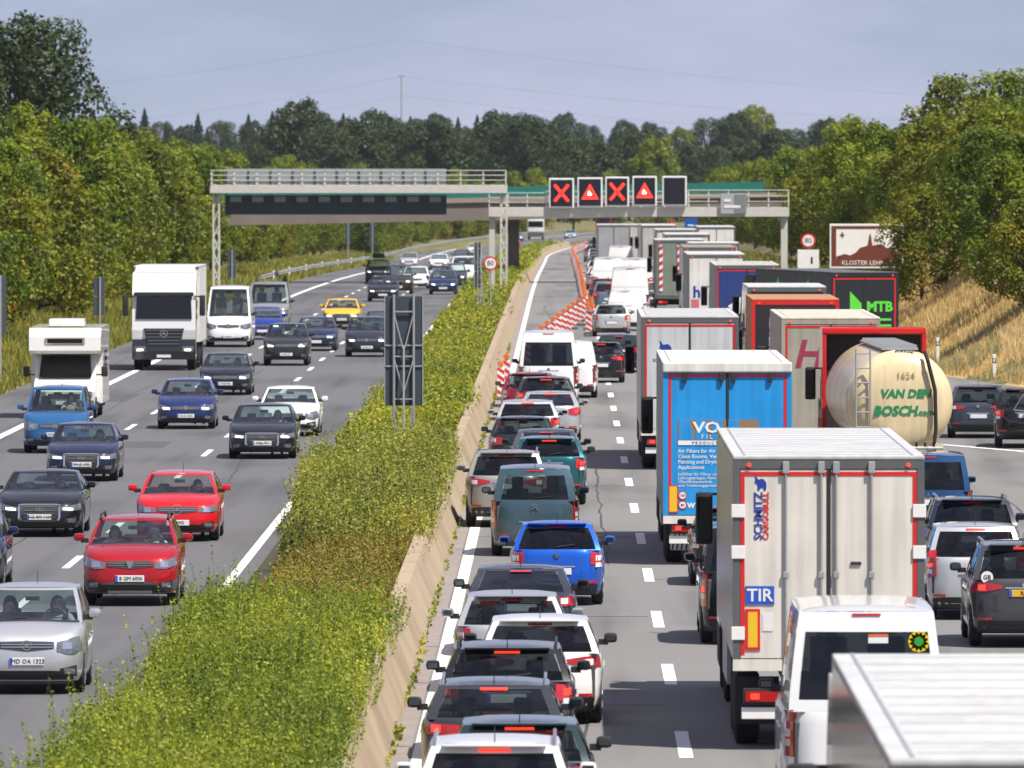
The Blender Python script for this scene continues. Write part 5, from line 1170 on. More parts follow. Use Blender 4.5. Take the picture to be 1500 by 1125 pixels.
# middle and right lanes
aw('minibus', 'minibus', 'black people carrier beside the elephant-lettered box trailer', 3.22, 158.0, (.010, .011, .013), cat='van', tail='pillar', rear_glass=GLASSX, side_glass=GLASSX, brake=True, rails=None)
aw('hatch', 'hatchback_car', 'dark car between the blue trailer and the people carrier', 3.28, 180, BLK, tail='square', side_glass=GLASSD)
vsun = aw('van', 'panel_van', 'white van with sunflower sticker in front of the box trailer', 3.67, 115.2, WHT, cat='van', L=5.6, W=2.03, H=2.6, tail='pillar', rear_glass=GLASSX, rv=(.12, .80), brake=False, antenna=False, plate_r='PM TG 210', rpz=.62, black_mirror=True)
aw('minibus', 'minibus', 'blue van right of the box trailer', 7.55, 197.5, (.012, .06, .16), cat='van', tail='pillar', rear_glass=GLASSX, metal=.2)
aw('suv', 'suv_car', 'dark blue off-roader with silver roof rails below the blue van', 7.72, 179.6, (.014, .022, .04), rails='silver', tail='arrow', rear_glass=GLASSX, brake=False, black_mirror=True)
aw('mpv', 'family_car', 'silver family car with yellow plate and red lamps on the right', 7.22, 166.6, (.50, .51, .53), metal=.4, tail='tall', brake=True, yellow=True, rbadge='chevrons', rbs=.06, plate_r='70 T', rear_glass=GLASSX, H=1.66)
aw('suv', 'suv_car', 'dark grey off-roader with GB sticker and yellow plate at the right edge', 7.60, 157.0, (.065, .067, .07), metal=.4, tail='arrow', brake=True, yellow=True, rails='silver', plate_r='RJ 18', H=1.71, black_mirror=True, rear_glass=GLASSX)
aw('sedan', 'sedan_car', 'dark teal car glimpsed behind the GB-stickered off-roader', 9.35, 171, (.012, .035, .045), tail='wide')
aw('hatch', 'hatchback_car', 'dark blue-grey car leaving on the slip road beside the tanker', 12.15, 277, (.045, .055, .075), metal=.2, H=1.52, W=1.82, L=4.4, tail='arrow', yaw=-.05)
aw('suv', 'suv_car', 'black off-roader with bicycle on its tail at the right edge', 13.1, 267.5, (.010, .011, .013), brake=True, tail='square', yaw=-.05, plate_r='')
# bicycle carried on the tail
bk = thing('bicycle', 'bicycle hung on the back of the black off-roader', 'bicycle', (13.1, 267.0, .75), 0)
for sx in (-.50, .50):
    w_ = MB()
    for i in range(20):
        a0 = 2 * math.pi * i / 20; a1 = 2 * math.pi * (i + 1) / 20; w_.tube((sx + .33 * math.cos(a0), 0, .33 + .33 * math.sin(a0)), (sx + .33 * math.cos(a1), 0, .33 + .33 * math.sin(a1)), .018, 5)
    for i in range(8): a = math.pi * i / 4; w_.tube((sx, 0, .33), (sx + .32 * math.cos(a), 0, .33 + .32 * math.sin(a)), .003, 4)
    w_.build('wheel', RUBBER, bk)
MB().path([(-.5, -.02, .33), (-.1, -.02, .30), (.38, -.02, .80), (-.22, -.02, .78), (-.1, -.02, .30)], .018, 6).path([(-.5, -.02, .33), (-.22, -.02, .78)], .012, 6).path([(.5, -.02, .33), (.36, -.02, .90)], .016, 6).build('frame', ALLOY, bk)
MB().box(-.34, -.14, -.06, .02, .84, .88, .015).build('saddle', BLACKP, bk); MB().tube((.36, -.25, .92), (.36, .2, .92), .014, 6).build('handlebar', BLACKP, bk)
MB().box(-.6, .6, .02, .5, -.06, -.02).build('carrier', BLACKP, bk, 0)
# stickers
van_s = [o for o in COL.objects if o.get('label', '').startswith('white van with sunflower')][0]
YEL = mat('sticker_yellow', (.8, .62, .01), .5); GRN = mat('sticker_green', (.02, .32, .04), .5)
yv = vsun[1].surf(.63, 2.12, -1) - .004
mb = MB()
for k in range(12):
    a = 2 * math.pi * k / 12; mb.lathe([(0, .045), (.004, .04)], 'Y', (.63 + .085 * math.cos(a), yv - .012, 2.19 + .085 * math.sin(a)), 8)
f_ = mb.build('flower_sticker', YEL, van_s); MB().lathe([(0, .055), (.005, .05)], 'Y', (.63, yv - .022, 2.19), 12).build('flower_centre', GRN, f_)
st = MB().box(.02, .26, yv - .014, yv - .006, 2.17, 2.28).build('window_sticker', SIGNWHITE, van_s, 0); MB().box(.02, .26, yv - .018, yv - .0145, 2.25, 2.28).build('sticker_band', mat('sticker_orange', (.75, .12, .02), .5), st, 0)
gb = [o for o in COL.objects if 'GB sticker' in o.get('label', '')][0]
d_ = MB().lathe([(0, .10), (.004, .10)], 'Y', (-.62, -2.10, 1.16), 20).build('country_sticker', SIGNWHITE, gb); text('GB', .10, INK, d_, (-.62, -2.106, 1.16), REAR)
tl_ = [o for o in COL.objects if 'number sticker' in o.get('label', '')][0]
d_ = MB().box(-.22, -.02, -2.0, -1.994, 1.14, 1.28).build('number_sticker', SIGNWHITE, tl_, 0); text('34', .11, INK, d_, (-.12, -2.002, 1.21), REAR)
# people behind the windscreens
seat_person(c1, -1, (.30, .31, .33), 'driver in pale top inside the silver compact car', (.25, .22, .18))
seat_person(c1, 1, (.05, .05, .06), 'passenger in dark top inside the silver compact car')
seat_person(c2, -1, (.55, .50, .45), 'driver in pale shirt inside the red car with roof rails', (.4, .38, .35))
seat_person(c2, 1, (.45, .42, .40), 'passenger in pale shirt inside the red car with roof rails', (.2, .15, .1))
seat_person(c3, -1, (.06, .06, .07), 'driver in dark top inside the bright red hatchback')
seat_person(c4, -1, (.08, .06, .05), 'driver inside the black coupe at the left edge')
seat_person(c5, -1, (.12, .12, .14), 'driver inside the dark blue saloon below the blue van')
seat_person(c6, -1, (.35, .3, .28), 'driver inside the blue leisure van ahead of the camper')
seat_person(c7, -1, (.3, .1, .08), 'driver inside the lone dark blue hatchback')
seat_person(c9, -1, (.5, .5, .5), 'driver in white shirt inside the large black saloon')
seat_person(c8, -1, (.2, .2, .22), 'driver inside the black saloon beside the white lorry')

# ================================================================== LORRIES
def canvas(name, col, rough=.75, metal=0.0):
    """trailer skin with long vertical dirt streaks"""
    if name in MATS: return MATS[name]
    m = bpy.data.materials.new(name); N, K = nodes_of(m); p = N['Principled BSDF']; p.inputs['Roughness'].default_value = rough; p.inputs['Metallic'].default_value = metal
    t = N.new('ShaderNodeTexCoord'); mp = N.new('ShaderNodeMapping'); mp.inputs['Scale'].default_value = (7, 7, .35); n = N.new('ShaderNodeTexNoise'); n.inputs['Scale'].default_value = 1; n.inputs['Detail'].default_value = 5
    n2 = N.new('ShaderNodeTexNoise'); n2.inputs['Scale'].default_value = .9; n2.inputs['Detail'].default_value = 4
    K.new(t.outputs['Object'], mp.inputs[0]); K.new(mp.outputs[0], n.inputs['Vector']); K.new(t.outputs['Object'], n2.inputs['Vector'])
    mu = N.new('ShaderNodeMath'); mu.operation = 'MULTIPLY'; K.new(n.outputs['Fac'], mu.inputs[0]); K.new(n2.outputs['Fac'], mu.inputs[1])
    r = N.new('ShaderNodeValToRGB'); r.color_ramp.elements[0].position = .16; r.color_ramp.elements[1].position = .34; c = np.array(col)
    r.color_ramp.elements[0].color = (*(c), 1); r.color_ramp.elements[1].color = (*(c * .80), 1); K.new(mu.outputs[0], r.inputs[0]); K.new(r.outputs[0], p.inputs['Base Color'])
    MATS[name] = m; return m
TWHITE = canvas('trailer_white', (.76, .75, .71), .45); TCREAM = canvas('trailer_cream', (.74, .70, .62), .5); TROOF = canvas('trailer_roof_white', (.52, .52, .515), .55)
TSIDE = canvas('trailer_side_metal', (.50, .50, .50), .22, .75); FRAME = mat('trailer_frame_grey', (.13, .14, .14), .5, .4); TAPE = mat('red_reflective_tape', (.62, .02, .02), .35)
CHASSIS = mat('chassis_black', (.02, .02, .022), .7); HAZY = mat('hazard_yellow', (.80, .48, .02), .4); DARKC = mat('cab_dark', (.02, .022, .026), .35, coat=.5)
TYREM = {}
def lorry_wheel(parent, x, y, r=.50, w=.34):
    if 't' not in TYREM:
        o = MB().lathe([(-w / 2, r * .55), (-w / 2, r * .9), (-w * .4, r), (w * .4, r), (w / 2, r * .9), (w / 2, r * .55)], 'X', (0, 0, 0), 26).build('wheel', RUBBER, None, 40); TYREM['t'] = o.data; bpy.data.objects.remove(o)
        o = MB().lathe([(-w * .42, r * .56), (-w * .2, r * .3), (w * .2, r * .3), (w * .42, r * .56)], 'X', (0, 0, 0), 20).build('rim', ALLOY, None, 40); TYREM['r'] = o.data; bpy.data.objects.remove(o)
    o = link('wheel', TYREM['t'], parent); o.location = (x, y, r); link('rim', TYREM['r'], o)
def tractor(root, y0, col, W=2.5, H=3.75, lod=0, mirrors=True):
    """cab ahead of the trailer, nose towards +Y; y0 = back of the cab"""
    m = paint(col)
    c = MB().poly([(-W / 2, y0, 1.0), (-W / 2, y0 + 2.25, 1.0), (-W / 2, y0 + 2.30, 1.9), (-W / 2, y0 + 2.0, 3.0), (-W / 2, y0 + 1.2, H), (-W / 2, y0, H)], (W, 0, 0)).build('cab', m, root, 0)
    MB().box(-W / 2 + .15, W / 2 - .15, y0 + 2.1, y0 + 2.28, 1.95, 2.8, .02).build('windscreen', GLASSX, c, 0)
    for sx in (-1, 1): MB().box(sx * (W / 2 + .004) - .004, sx * (W / 2 + .004) + .004, y0 + 1.0, y0 + 1.9, 1.95, 2.7).build('side_window', GLASSX, c, 0)
    MB().box(-.45, .45, y0 - 3.3, y0 + 2.0, .62, .98).build('chassis', CHASSIS, root, 0); MB().box(-W / 2, W / 2, y0 + .3, y0 + 2.2, .35, .99, .05).build('bumper', CHASSIS, root, 0)
    for sx in (-1, 1):
        for yy in (y0 + 1.15, y0 - 2.3): lorry_wheel(root, sx * (W / 2 - .2), yy)
        if mirrors:
            mo = MB().box(sx * (W / 2 + .20) - .13, sx * (W / 2 + .20) + .13, y0 + 1.95, y0 + 2.12, 2.15, 2.95, .05).build('cab_mirror', BLACKP, root)
            MB().box(sx * (W / 2 + .20) - .10, sx * (W / 2 + .20) + .10, y0 + 1.94, y0 + 1.95, 2.22, 2.88).build('mirror_glass', GLASSX, mo, 0); MB().box(sx * (W / 2 + .05) - .1, sx * (W / 2 + .05) + .1, y0 + 2.0, y0 + 2.06, 2.90, 2.94).build('mirror_arm', BLACKP, mo, 0)
def trailer(name, label, X, Y, W=2.55, Ln=13.6, H=4.0, z0=1.05, rear=None, side=None, roof=None, frame=None, tape=True, bars=True, cab=(.3, .3, .3), yaw=0.0, lod=0, tarp=False, hatch_lines=True, cat='lorry', markers=True):
    rear = rear or TWHITE; side = side or TSIDE; roof = roof or TROOF; frame = frame or FRAME
    root = thing(name, label, cat, (X + road_x(Y), Y, road_z(Y) + .004), yaw); w = W / 2
    MB().box(-w, w, 0.02, Ln, H - .06, H, .02).build('roof', roof, root, 0)
    if not lod:
        for k in range(int(Ln / 1.13)): MB().box(-w + .20, w - .20, .55 + 1.13 * k, .575 + 1.13 * k, H - .002, H + .005).build('roof_rib', frame if tarp else STEEL, root, 0)
        for sx in (-1, 1): MB().box(sx * (w - .16) - .014, sx * (w - .16) + .014, .05, Ln - .05, H - .002, H + .008).build('roof_seam', STEEL, root, 0)
    for sx in (-1, 1):
        n = 1 if lod else 9
        for k in range(n):
            a = .06 + (Ln - .12) * k / n; b = .06 + (Ln - .12) * (k + 1) / n; MB().box(sx * w - (.045 if sx > 0 else 0), sx * w + (0 if sx > 0 else .045), a, b - .012, z0, H - .062).build('side_panel', side, root, 0)
    MB().box(-w + .05, w - .05, Ln - .06, Ln, z0, H - .063).build('front_wall', side, root, 0); MB().box(-w + .05, w - .05, .1, Ln - .07, z0 + .003, z0 + .12).build('floor', CHASSIS, root, 0)
    # rear frame and doors
    MB().box(-w, w, 0, .10, H - .18, H - .065).build('rear_header', frame, root, 0); MB().box(-w, w, 0, .10, z0 - .16, z0 - .002).build('rear_sill', TCREAM if not lod else frame, root, 0)
    for sx in (-1, 1):
        MB().box(sx * (w - .05) - .05, sx * (w - .05) + .05, -.002, .098, z0, H - .182).build('corner_post', frame, root, 0)
        x0, x1 = (-w + .105, -.025) if sx < 0 else (.025, w - .105); d = MB().box(x0, x1, .01, .06, z0 + .01, H - .19, .008).build('door', rear, root, 0)
        if tape:
            zt = H - .22; to = x0 if sx < 0 else x1; ti = x0 + .055 if sx < 0 else x1 - .055
            MB().box(min(to, ti), max(to, ti), .003, .0095, z0 + .06, zt).build('edge_tape', TAPE, d, 0); MB().box(x0 + (.056 if sx < 0 else 0), x1 - (0 if sx < 0 else .056), .003, .0095, zt - .055, zt).build('edge_tape', TAPE, d, 0)
        if bars and not lod:
            for k, xx in enumerate((x0 + (x1 - x0) * .525, x0 + (x1 - x0) * .935) if sx < 0 else (x0 + (x1 - x0) * .065, x0 + (x1 - x0) * .475)):
                b = MB().tube((xx, -.02, z0 - .05), (xx, -.02, H - .12), .020, 8).build('locking_bar', STEEL, d)
                MB().box(xx - .045, xx + .045, -.05, .0, H - .24, H - .08, .01).build('bar_keeper', STEEL, b, 0); MB().box(xx - .04, xx + .04, -.045, .0, z0 + 1.1, z0 + 1.19, .01).build('bar_bracket', STEEL, b, 0)
            for zz in (z0 + .35, z0 + 1.45, H - .75): MB().box(sx * (w - .07) - .09, sx * (w - .07) + .09, -.022, -.003, zz - .09, zz + .09, .008).build('hinge', WPAINT, d, 0)
    if not lod: MB().box(-.02, .02, -.004, .03, z0 + .01, H - .19).build('door_seal', CHASSIS, root, 0)
    for sx in (-1, 1):
        if markers: MB().lathe([(0, .03), (.02, .02)], 'Y', (sx * (w - .22), -.02, H - .125), 10).build('marker_lamp', REDON, root)
        MB().box(sx * (w - .42) - .28, sx * (w - .42) + .28, .06, .20, .62, .84, .01).build('lamp_cluster', CHASSIS, root, 0); MB().box(sx * (w - .42) - .25, sx * (w - .42) + .25, .045, .062, .66, .80).build('taillight', REDL, root, 0); MB().box(sx * (w - .30) - .06, sx * (w - .30) + .06, .035, .046, .69, .77).build('lamp_bulb', REDON, root, 0)
        MB().box(sx * (w - .35) - .30, sx * (w - .35) + .30, 1.05, 1.08, .30, .95).build('mudflap', CHASSIS, root, 0)
        for k in range(3): lorry_wheel(root, sx * (w - .22), 1.7 + 1.31 * k)
        MB().box(sx * (w - .06) - .03, sx * (w - .06) + .03, 6.4, Ln - 3.4, .55, z0 - .05).build('side_guard', STEEL, root, 0)
    MB().box(-w + .12, w - .12, .10, .22, .42, .58, .01).build('under_run_bar', WPAINT if not lod else STEEL, root, 0); MB().box(-.55, .55, .25, Ln - .5, .75, z0 - .17).build('chassis', CHASSIS, root, 0)
    tractor(root, Ln + .55, cab, lod=lod)
    return root, w, z0, H
def elephant(parent, x, z, s, y=-.004):
    P = [(-.50, .95), (-.42, 1.0), (-.30, .80), (-.18, .66), (.0, .74), (.22, .70), (.38, .52), (.46, .25), (.40, -.20), (.22, -.20), (.20, .02), (-.06, .0), (-.10, -.20), (-.28, -.20), (-.26, .22), (-.36, .34), (-.52, .44), (-.46, .60), (-.44, .78)]
    MB().poly([(x + a * s, y, z + b * s) for a, b in P], (0, .003, 0)).build('elephant_emblem', mat('emblem_blue', (.012, .045, .30), .5), parent, 0)
EBLUE = mat('emblem_blue', (.012, .045, .30), .5)
# --- box trailer with elephant, TIR plate
T1, w, z0, H = trailer('box_trailer_lorry', 'cream box trailer with SCHMITZ CARGOBULL lettering and TIR plate', 3.61, 129.6, W=2.6, z0=1.24, rear=TCREAM, cab=(.5, .5, .5))
elephant(T1, -.92, 3.56, .17, .004)
text('SCHMITZ', .155, EBLUE, T1, (-.95, .004, 3.18), (R(90), R(-90), 0), bold=.004); text('CARGOBULL', .112, TAPE, T1, (-.85, .004, 3.18), (R(90), R(-90), 0), bold=.003)
p_ = MB().box(-1.13, -.74, -.004, .009, 1.98, 2.23).build('tir_plate', PLATEB, T1, 0); text('TIR', .24, SIGNWHITE, p_, (-.935, -.008, 2.10), REAR, bold=.004)
hz = MB().box(-1.13, -.93, -.004, .009, 1.36, 1.92).build('hazard_plate', TAPE, T1, 0); MB().box(-1.095, -.965, -.007, -.0045, 1.40, 1.88).build('yellow_field', HAZY, hz, 0)
MB().box(-.90, -.76, .002, .009, 1.62, 1.86).build('paper_label', PLATE, T1, 0); MB().box(.33, .47, -.012, .009, 1.9, 2.06, .004).build('door_lock', CHASSIS, T1, 0); MB().box(.30, .44, -.012, .009, 2.52, 2.56).build('door_hook', CHASSIS, T1, 0)
# --- nearest white trailer, seen from above at the lower right
trailer('box_trailer_lorry', 'blurred white trailer roof in the lower right corner', 3.45, 63.6, roof=TROOF, rear=TWHITE, cab=(.6, .6, .6), side=canvas('bright_side_metal', (.70, .70, .70), .10, 1.0))
# --- blue curtain-sider
TBLUE = canvas('trailer_blue', (.012, .30, .72), .5)
T2, w, z0, H = trailer('curtain_lorry', 'bright blue trailer with white filter lettering and tarpaulin roof', 3.27, 189.5, rear=TBLUE, bars=False, H=4.0, z0=.98, side=canvas('blue_trailer_side', (.34, .34, .33), .6), frame=TBLUE, cab=(.1, .1, .1), roof=canvas('tarpaulin_roof', (.74, .72, .66), .7))
MB().box(-1.28, 1.28, -.06, .5, 3.82, 4.02, .03).build('tarpaulin_edge', MATS['tarpaulin_roof'], T2, 0)
for xx in (-.85, -.12, .12, .85): MB().box(xx - .04, xx + .04, -.05, 0, 3.62, 3.815, .01).build('roof_latch', CHASSIS, T2, 0)
g_ = MB().box(-.98, .62, .003, .0095, 2.38, 2.88).build('logo_panel', mat('logo_bronze', (.26, .17, .10), .5), T2, 0); MB().box(-.98, .62, -.001, .0025, 2.38, 2.47).build('logo_base', SIGNWHITE, g_, 0)
for k in range(4): MB().poly([(-.95 + .32 * k, -.001, 2.87), (-.75 + .32 * k, -.001, 2.87), (-.67 + .32 * k, -.001, 2.48), (-.95 + .32 * k, -.001, 2.48)], (0, .003, 0)).build('logo_flame', TBLUE, g_, 0)
text('VO', .30, SIGNWHITE, g_, (-.68, -.005, 2.72), REAR, align='LEFT', sx=1.25, bold=.008); text('F I L', .13, SIGNWHITE, g_, (-.52, -.005, 2.54), REAR, align='LEFT'); text('P R O D U C T S', .08, EBLUE, g_, (-.70, -.004, 2.42), REAR, align='LEFT')
for k, s_ in enumerate(('Air Filters for Air Conditioning', 'Clean Rooms, Ventilation', 'Painting and Drying', 'Applications')): text(s_, .105, SIGNWHITE, T2, (-.98, .004, 2.26 - .108 * k), REAR, align='LEFT', bold=.001)
for k, s_ in enumerate(('Luftfilter für Klima- und', 'Lüftungsanlagen, Reinräume,', 'Oberflächentechnik', 'und Trocknungsprozesse')): text(s_, .085, SIGNWHITE, T2, (-.98, .004, 1.80 - .075 * k), REAR, align='LEFT')
text('www.', .22, SIGNWHITE, T2, (-.80, .004, 1.20), REAR, align='LEFT', bold=.004)
hz = MB().box(-1.17, -.98, -.004, .009, 1.04, 1.58).build('hazard_plate', TAPE, T2, 0); MB().box(-1.15, -1.0, -.007, -.0045, 1.06, 1.56).build('yellow_field', HAZY, hz, 0)
for zz, s_ in ((1.38, '100'), (1.19, '80')):
    d_ = MB().lathe([(0, .085), (.008, .085)], 'Y', (-.89, -.002, zz), 20).build('speed_sticker', TAPE, T2); MB().lathe([(0, .066), (.003, .066)], 'Y', (-.89, -.006, zz), 20).build('white_field', SIGNWHITE, d_); text(s_, .07, INK, d_, (-.89, -.009, zz), REAR)
fl = MB().box(-1.12, -.28, .93, 1.0, .26, .62).build('striped_mudflap', SIGNWHITE, T2, 0)
for k in range(9): MB().poly([(-1.10 + .09 * k, .925, .27), (-1.07 + .09 * k, .925, .27), (-.98 + .09 * k - .03, .925, .60), (-1.04 + .09 * k, .925, .60)], (0, .004, 0)).build('stripe', INK, fl, 0)
MB().lathe([(0, .10), (.01, .10)], 'Y', (-.62, .910, .44), 18).build('round_mark', PLATEB, fl)
# --- white trailer with elephant only
T3, w, z0, H = trailer('box_trailer_lorry', 'white trailer with blue elephant and red outline behind the blue trailer', 3.31, 248.5, rear=canvas('trailer_palegrey', (.58, .60, .61), .5), bars=False, cab=(.08, .08, .09), side=canvas('white_trailer_side', (.62, .60, .57), .5))
elephant(T3, -.62, 3.02, .34, .004); text('SCHMITZ CARGOBULL', .11, EBLUE, T3, (-.4, .004, 2.85), REAR)
# --- worn grey tarpaulin trailer
TG = canvas('worn_tarpaulin', (.36, .335, .27), .8)
T4, w, z0, H = trailer('curtain_lorry', 'worn grey tarpaulin trailer with a large faded red H', 6.92, 246.5, rear=TG, bars=False, side=canvas('pinkish_tarpaulin', (.36, .29, .27), .8), roof=canvas('dusty_roof', (.62, .56, .46), .8), frame=TG, cab=(.4, .06, .08))
text('H', 1.0, mat('faded_red', (.30, .025, .07), .7), T4, (-.60, .002, 3.02), REAR, shear=.25, bold=.02); text('E', 1.0, MATS['faded_red'], T4, (.22, .002, 3.02), REAR, shear=.25, bold=.02)
# --- orange open box lorry
TO = canvas('orange_cover', (.50, .20, .07), .7)
T5, w, z0, H = trailer('box_lorry', 'orange covered lorry with red frame ahead of the grey tarpaulin trailer', 6.80, 279, rear=DARKC, bars=False, side=TO, roof=TO, frame=TAPE, tape=False, cab=(.5, .1, .02), Ln=9.5, H=4.02)
trailer('box_lorry', 'black box lorry with white roof edge ahead of the orange lorry', 7.25, 309, rear=DARKC, bars=False, side=DARKC, roof=TROOF, frame=FRAME, tape=False, lod=1, cab=(.3, .3, .3), Ln=8.5)
# --- black trailer lettered MTB, turning in from the slip road
TK = canvas('black_trailer', (.012, .016, .022), .45); GREEN = mat('lime_green', (.10, .62, .04), .5)
T6, w, z0, H = trailer('box_trailer_lorry', 'black trailer lettered MTB in lime green with red outline', 11.05, 349.5, rear=TK, bars=False, side=canvas('dark_trailer_side', (.045, .055, .055), .5), roof=canvas('dark_roof', (.05, .055, .06), .6), frame=TK, cab=(.02, .02, .03), yaw=R(11.5), Ln=12.6)
text('MTB', .50, GREEN, T6, (.56, .003, 2.72), REAR, bold=.02); MB().poly([(-1.05, .003, 2.35), (-.12, .003, 2.35), (-.12, .003, 2.85), (-.55, .003, 3.30), (-.55, .003, 2.62)], (0, .004, 0)).build('green_emblem', GREEN, T6, 0)
for k in range(3): MB().box(.35 - .1 * (k == 1), 1.0, .003, .008, 2.22 - .22 * k, 2.30 - .22 * k).build('small_lettering', GREEN, T6, 0)
for k in range(2): MB().poly([(-1.282, 3.0 + 5.0 * k, 3.1), (-1.282, 4.6 + 5.0 * k, 3.1), (-1.282, 3.6 + 5.0 * k, 3.75)], (-.004, 0, 0)).build('side_emblem', GREEN, T6, 0)
# --- blue rear with white arrow
TN = canvas('navy_trailer', (.02, .045, .20), .5)
T7, w, z0, H = trailer('box_trailer_lorry', 'dark blue trailer with white arrow on its doors', 7.25, 376, rear=TN, bars=False, side=canvas('grey_trailer_side', (.36, .37, .34), .6), roof=canvas('buff_roof', (.55, .52, .45), .7), cab=(.3, .3, .3), Ln=13)
MB().poly([(-.75, .003, 2.35), (.35, .003, 3.15), (.35, .003, 2.75), (-.1, .003, 2.35), (.35, .003, 1.95), (.35, .003, 1.55)], (0, .004, 0)).build('white_arrow', SIGNWHITE, T7, 0)
# --- white trailer with blue mark, and the far queue of lorries
T8, w, z0, H = trailer('box_trailer_lorry', 'white trailer with blue mark on its door in the middle of the lorry queue', 6.75, 420, rear=TWHITE, bars=False, lod=1, tape=False, side=canvas('grey_green_side', (.30, .33, .31), .5), cab=(.3, .3, .3))
text('h', .7, EBLUE, T8, (-.85, .002, 2.3), REAR, bold=.02); MB().box(-1.1, -.75, .003, .009, 1.1, 2.0).build('pink_panel', mat('pink_print', (.55, .15, .18), .6), T8, 0)
T9, w, z0, H = trailer('box_lorry', 'greenish lorry with red and white marker boards far up the queue', 6.1, 500, rear=canvas('greenish_body', (.20, .24, .19), .7), bars=False, lod=1, tape=False, side=canvas('greenish_side', (.2, .23, .2), .7), cab=(.3, .3, .3), Ln=9)
for xx in (-.95, .0):
    b_ = MB().box(xx - .09, xx + .09, -.03, .0, 1.3, 3.7).build('marker_board', SIGNWHITE, T9, 0)
    for k in range(6): MB().poly([(xx - .088, -.034, 1.4 + .4 * k), (xx + .088, -.034, 1.5 + .4 * k), (xx + .088, -.034, 1.7 + .4 * k), (xx - .088, -.034, 1.6 + .4 * k)], (0, .003, 0)).build('red_stripe', TAPE, b_, 0)
trailer('box_trailer_lorry', 'dark-topped trailer behind the greenish lorry', 7.0, 455, rear=canvas('brownish_rear', (.2, .15, .12), .7), bars=False, lod=1, tape=True, side=TWHITE, roof=canvas('brown_roof', (.25, .22, .18), .7), cab=(.3, .3, .3))
trailer('box_trailer_lorry', 'pale grey trailer far up the queue under the signal gantry', 6.95, 690, rear=canvas('pale_rear', (.52, .50, .46), .6), bars=False, lod=1, tape=False, side=TCREAM, cab=(.3, .3, .3))
trailer('box_trailer_lorry', 'greyish trailer at the far head of the lorry queue', 6.7, 850, rear=MATS['pale_rear'], bars=False, lod=1, tape=False, side=canvas('mid_grey_side', (.3, .3, .32), .6), cab=(.3, .3, .3))
trailer('box_trailer_lorry', 'white trailer on the right of the far lorry queue', 10.3, 640, rear=TWHITE, bars=False, lod=1, tape=False, cab=(.3, .3, .3))
trailer('box_trailer_lorry', 'pale trailer beside the small white van up the queue', 7.05, 540, rear=TCREAM, bars=False, lod=1, tape=False, side=TWHITE, cab=(.3, .3, .3))
for (X, Y, lab) in ((7.0, 590, 'white trailer ahead of the pale trailer in the far queue'), (7.3, 745, 'small white trailer in the far queue beyond the bridge'), (3.9, 730, 'grey box lorry in the middle lane beyond the bridge'), (7.6, 480, 'buff trailer roof showing between the lorries of the far queue')):
    trailer('box_trailer_lorry', lab, X, Y, rear=TCREAM if Y != 730 else canvas('mid_grey_rear', (.35, .36, .37), .6), bars=False, lod=1, tape=False, side=TWHITE, cab=(.3, .3, .3), Ln=11 if Y != 480 else 8)
# far oncoming lorries in the bend
for (X, Y, c, lab) in ((-14.0, 1430, (.75, .75, .75), 'white box lorry in the far bend'), (-11.2, 1530, (.40, .01, .03), 'red lorry furthest round the far bend')):
    t = thing('distant_lorry', lab, 'lorry', (X + road_x(Y), Y, road_z(Y)), math.pi); m = paint(c)
    MB().box(-1.25, 1.25, -9, -2.4, 1.0, 3.9, .05).build('cargo_box', m, t, 0); cb = MB().box(-1.23, 1.23, -2.3, 0, .45, 3.3, .15).build('cab', m, t); MB().box(-1.1, 1.1, 0.0, .03, 1.9, 2.8).build('windscreen', GLASSX, cb, 0); MB().box(-1.2, 1.2, .0, .04, .5, 1.2).build('bumper', GREYP, cb, 0)
    for sx in (-1, 1):
        for yy in (-1.2, -6.5): lorry_wheel(t, sx * 1.03, yy)
# --- tanker
CREAM = canvas('tank_cream', (.74, .60, .36), .25); TIRED = canvas('tank_steel', (.6, .6, .6), .2, .9)
tk = thing('tanker_lorry', 'cream tanker lettered VAN DEN BOSCH with ladder and red cab', 'lorry', (7.85, 221.5, .004), R(1.2)); rt = 1.23; zc = 2.42
prof = [(0.0, .15), (.008, .6), (.04, .92), (.14, 1.10), (.32, 1.20), (.6, rt), (10.8, rt), (11.1, 1.1), (11.25, .5)]
tank = MB().lathe(prof, 'Y', (0, 0, zc), 48).build('tank', CREAM, tk, 40)
for yy in (.75,): MB().lathe([(0, rt + .012), (.09, rt + .012)], 'Y', (0, yy, zc), 48).build('tank_band', CREAM, tank, 30)
text('1624', .22, mat('faded_olive', (.30, .28, .12), .6), tank, (0.1, -.006, zc + .62), REAR); GT = mat('letter_green', (.01, .22, .08), .5)
text('VAN DEN', .27, GT, tank, (.10, -.006, zc + .20), REAR, shear=.2, bold=.012); text('BOSCH', .31, GT, tank, (-.14, -.006, zc - .20), REAR, shear=.2, bold=.014); text('.com', .20, GT, tank, (.56, -.004, zc - .23), REAR, bold=.006)
lad = MB()
for xx in (-1.05, -.72): lad.tube((xx, -.04, zc - 1.0), (xx, -.04, zc + 1.25), .022, 8)
for k in range(7): lad.tube((-1.05, -.04, zc - .9 + .34 * k), (-.72, -.04, zc - .9 + .34 * k), .018, 6)
lad.build('ladder', STEEL, tk)
MB().path([(.55, .1, zc + 1.18), (.62, -.05, zc + .95), (.78, -.08, zc + .3), (.80, -.08, zc - .6), (.76, -.1, zc - .95)], .045, 8).build('hose', RUBBER, tk)
MB().box(-.42, .42, .5, 10.4, zc + rt - .02, zc + rt + .03).build('walkway', STEEL, tk, 0)
gr_ = MB()
for k in range(16): gr_.box(-.40, .40, .6 + .6 * k, .66 + .6 * k, zc + rt + .032, zc + rt + .10)
gr_.build('walkway_grating', STEEL, tk, 0)
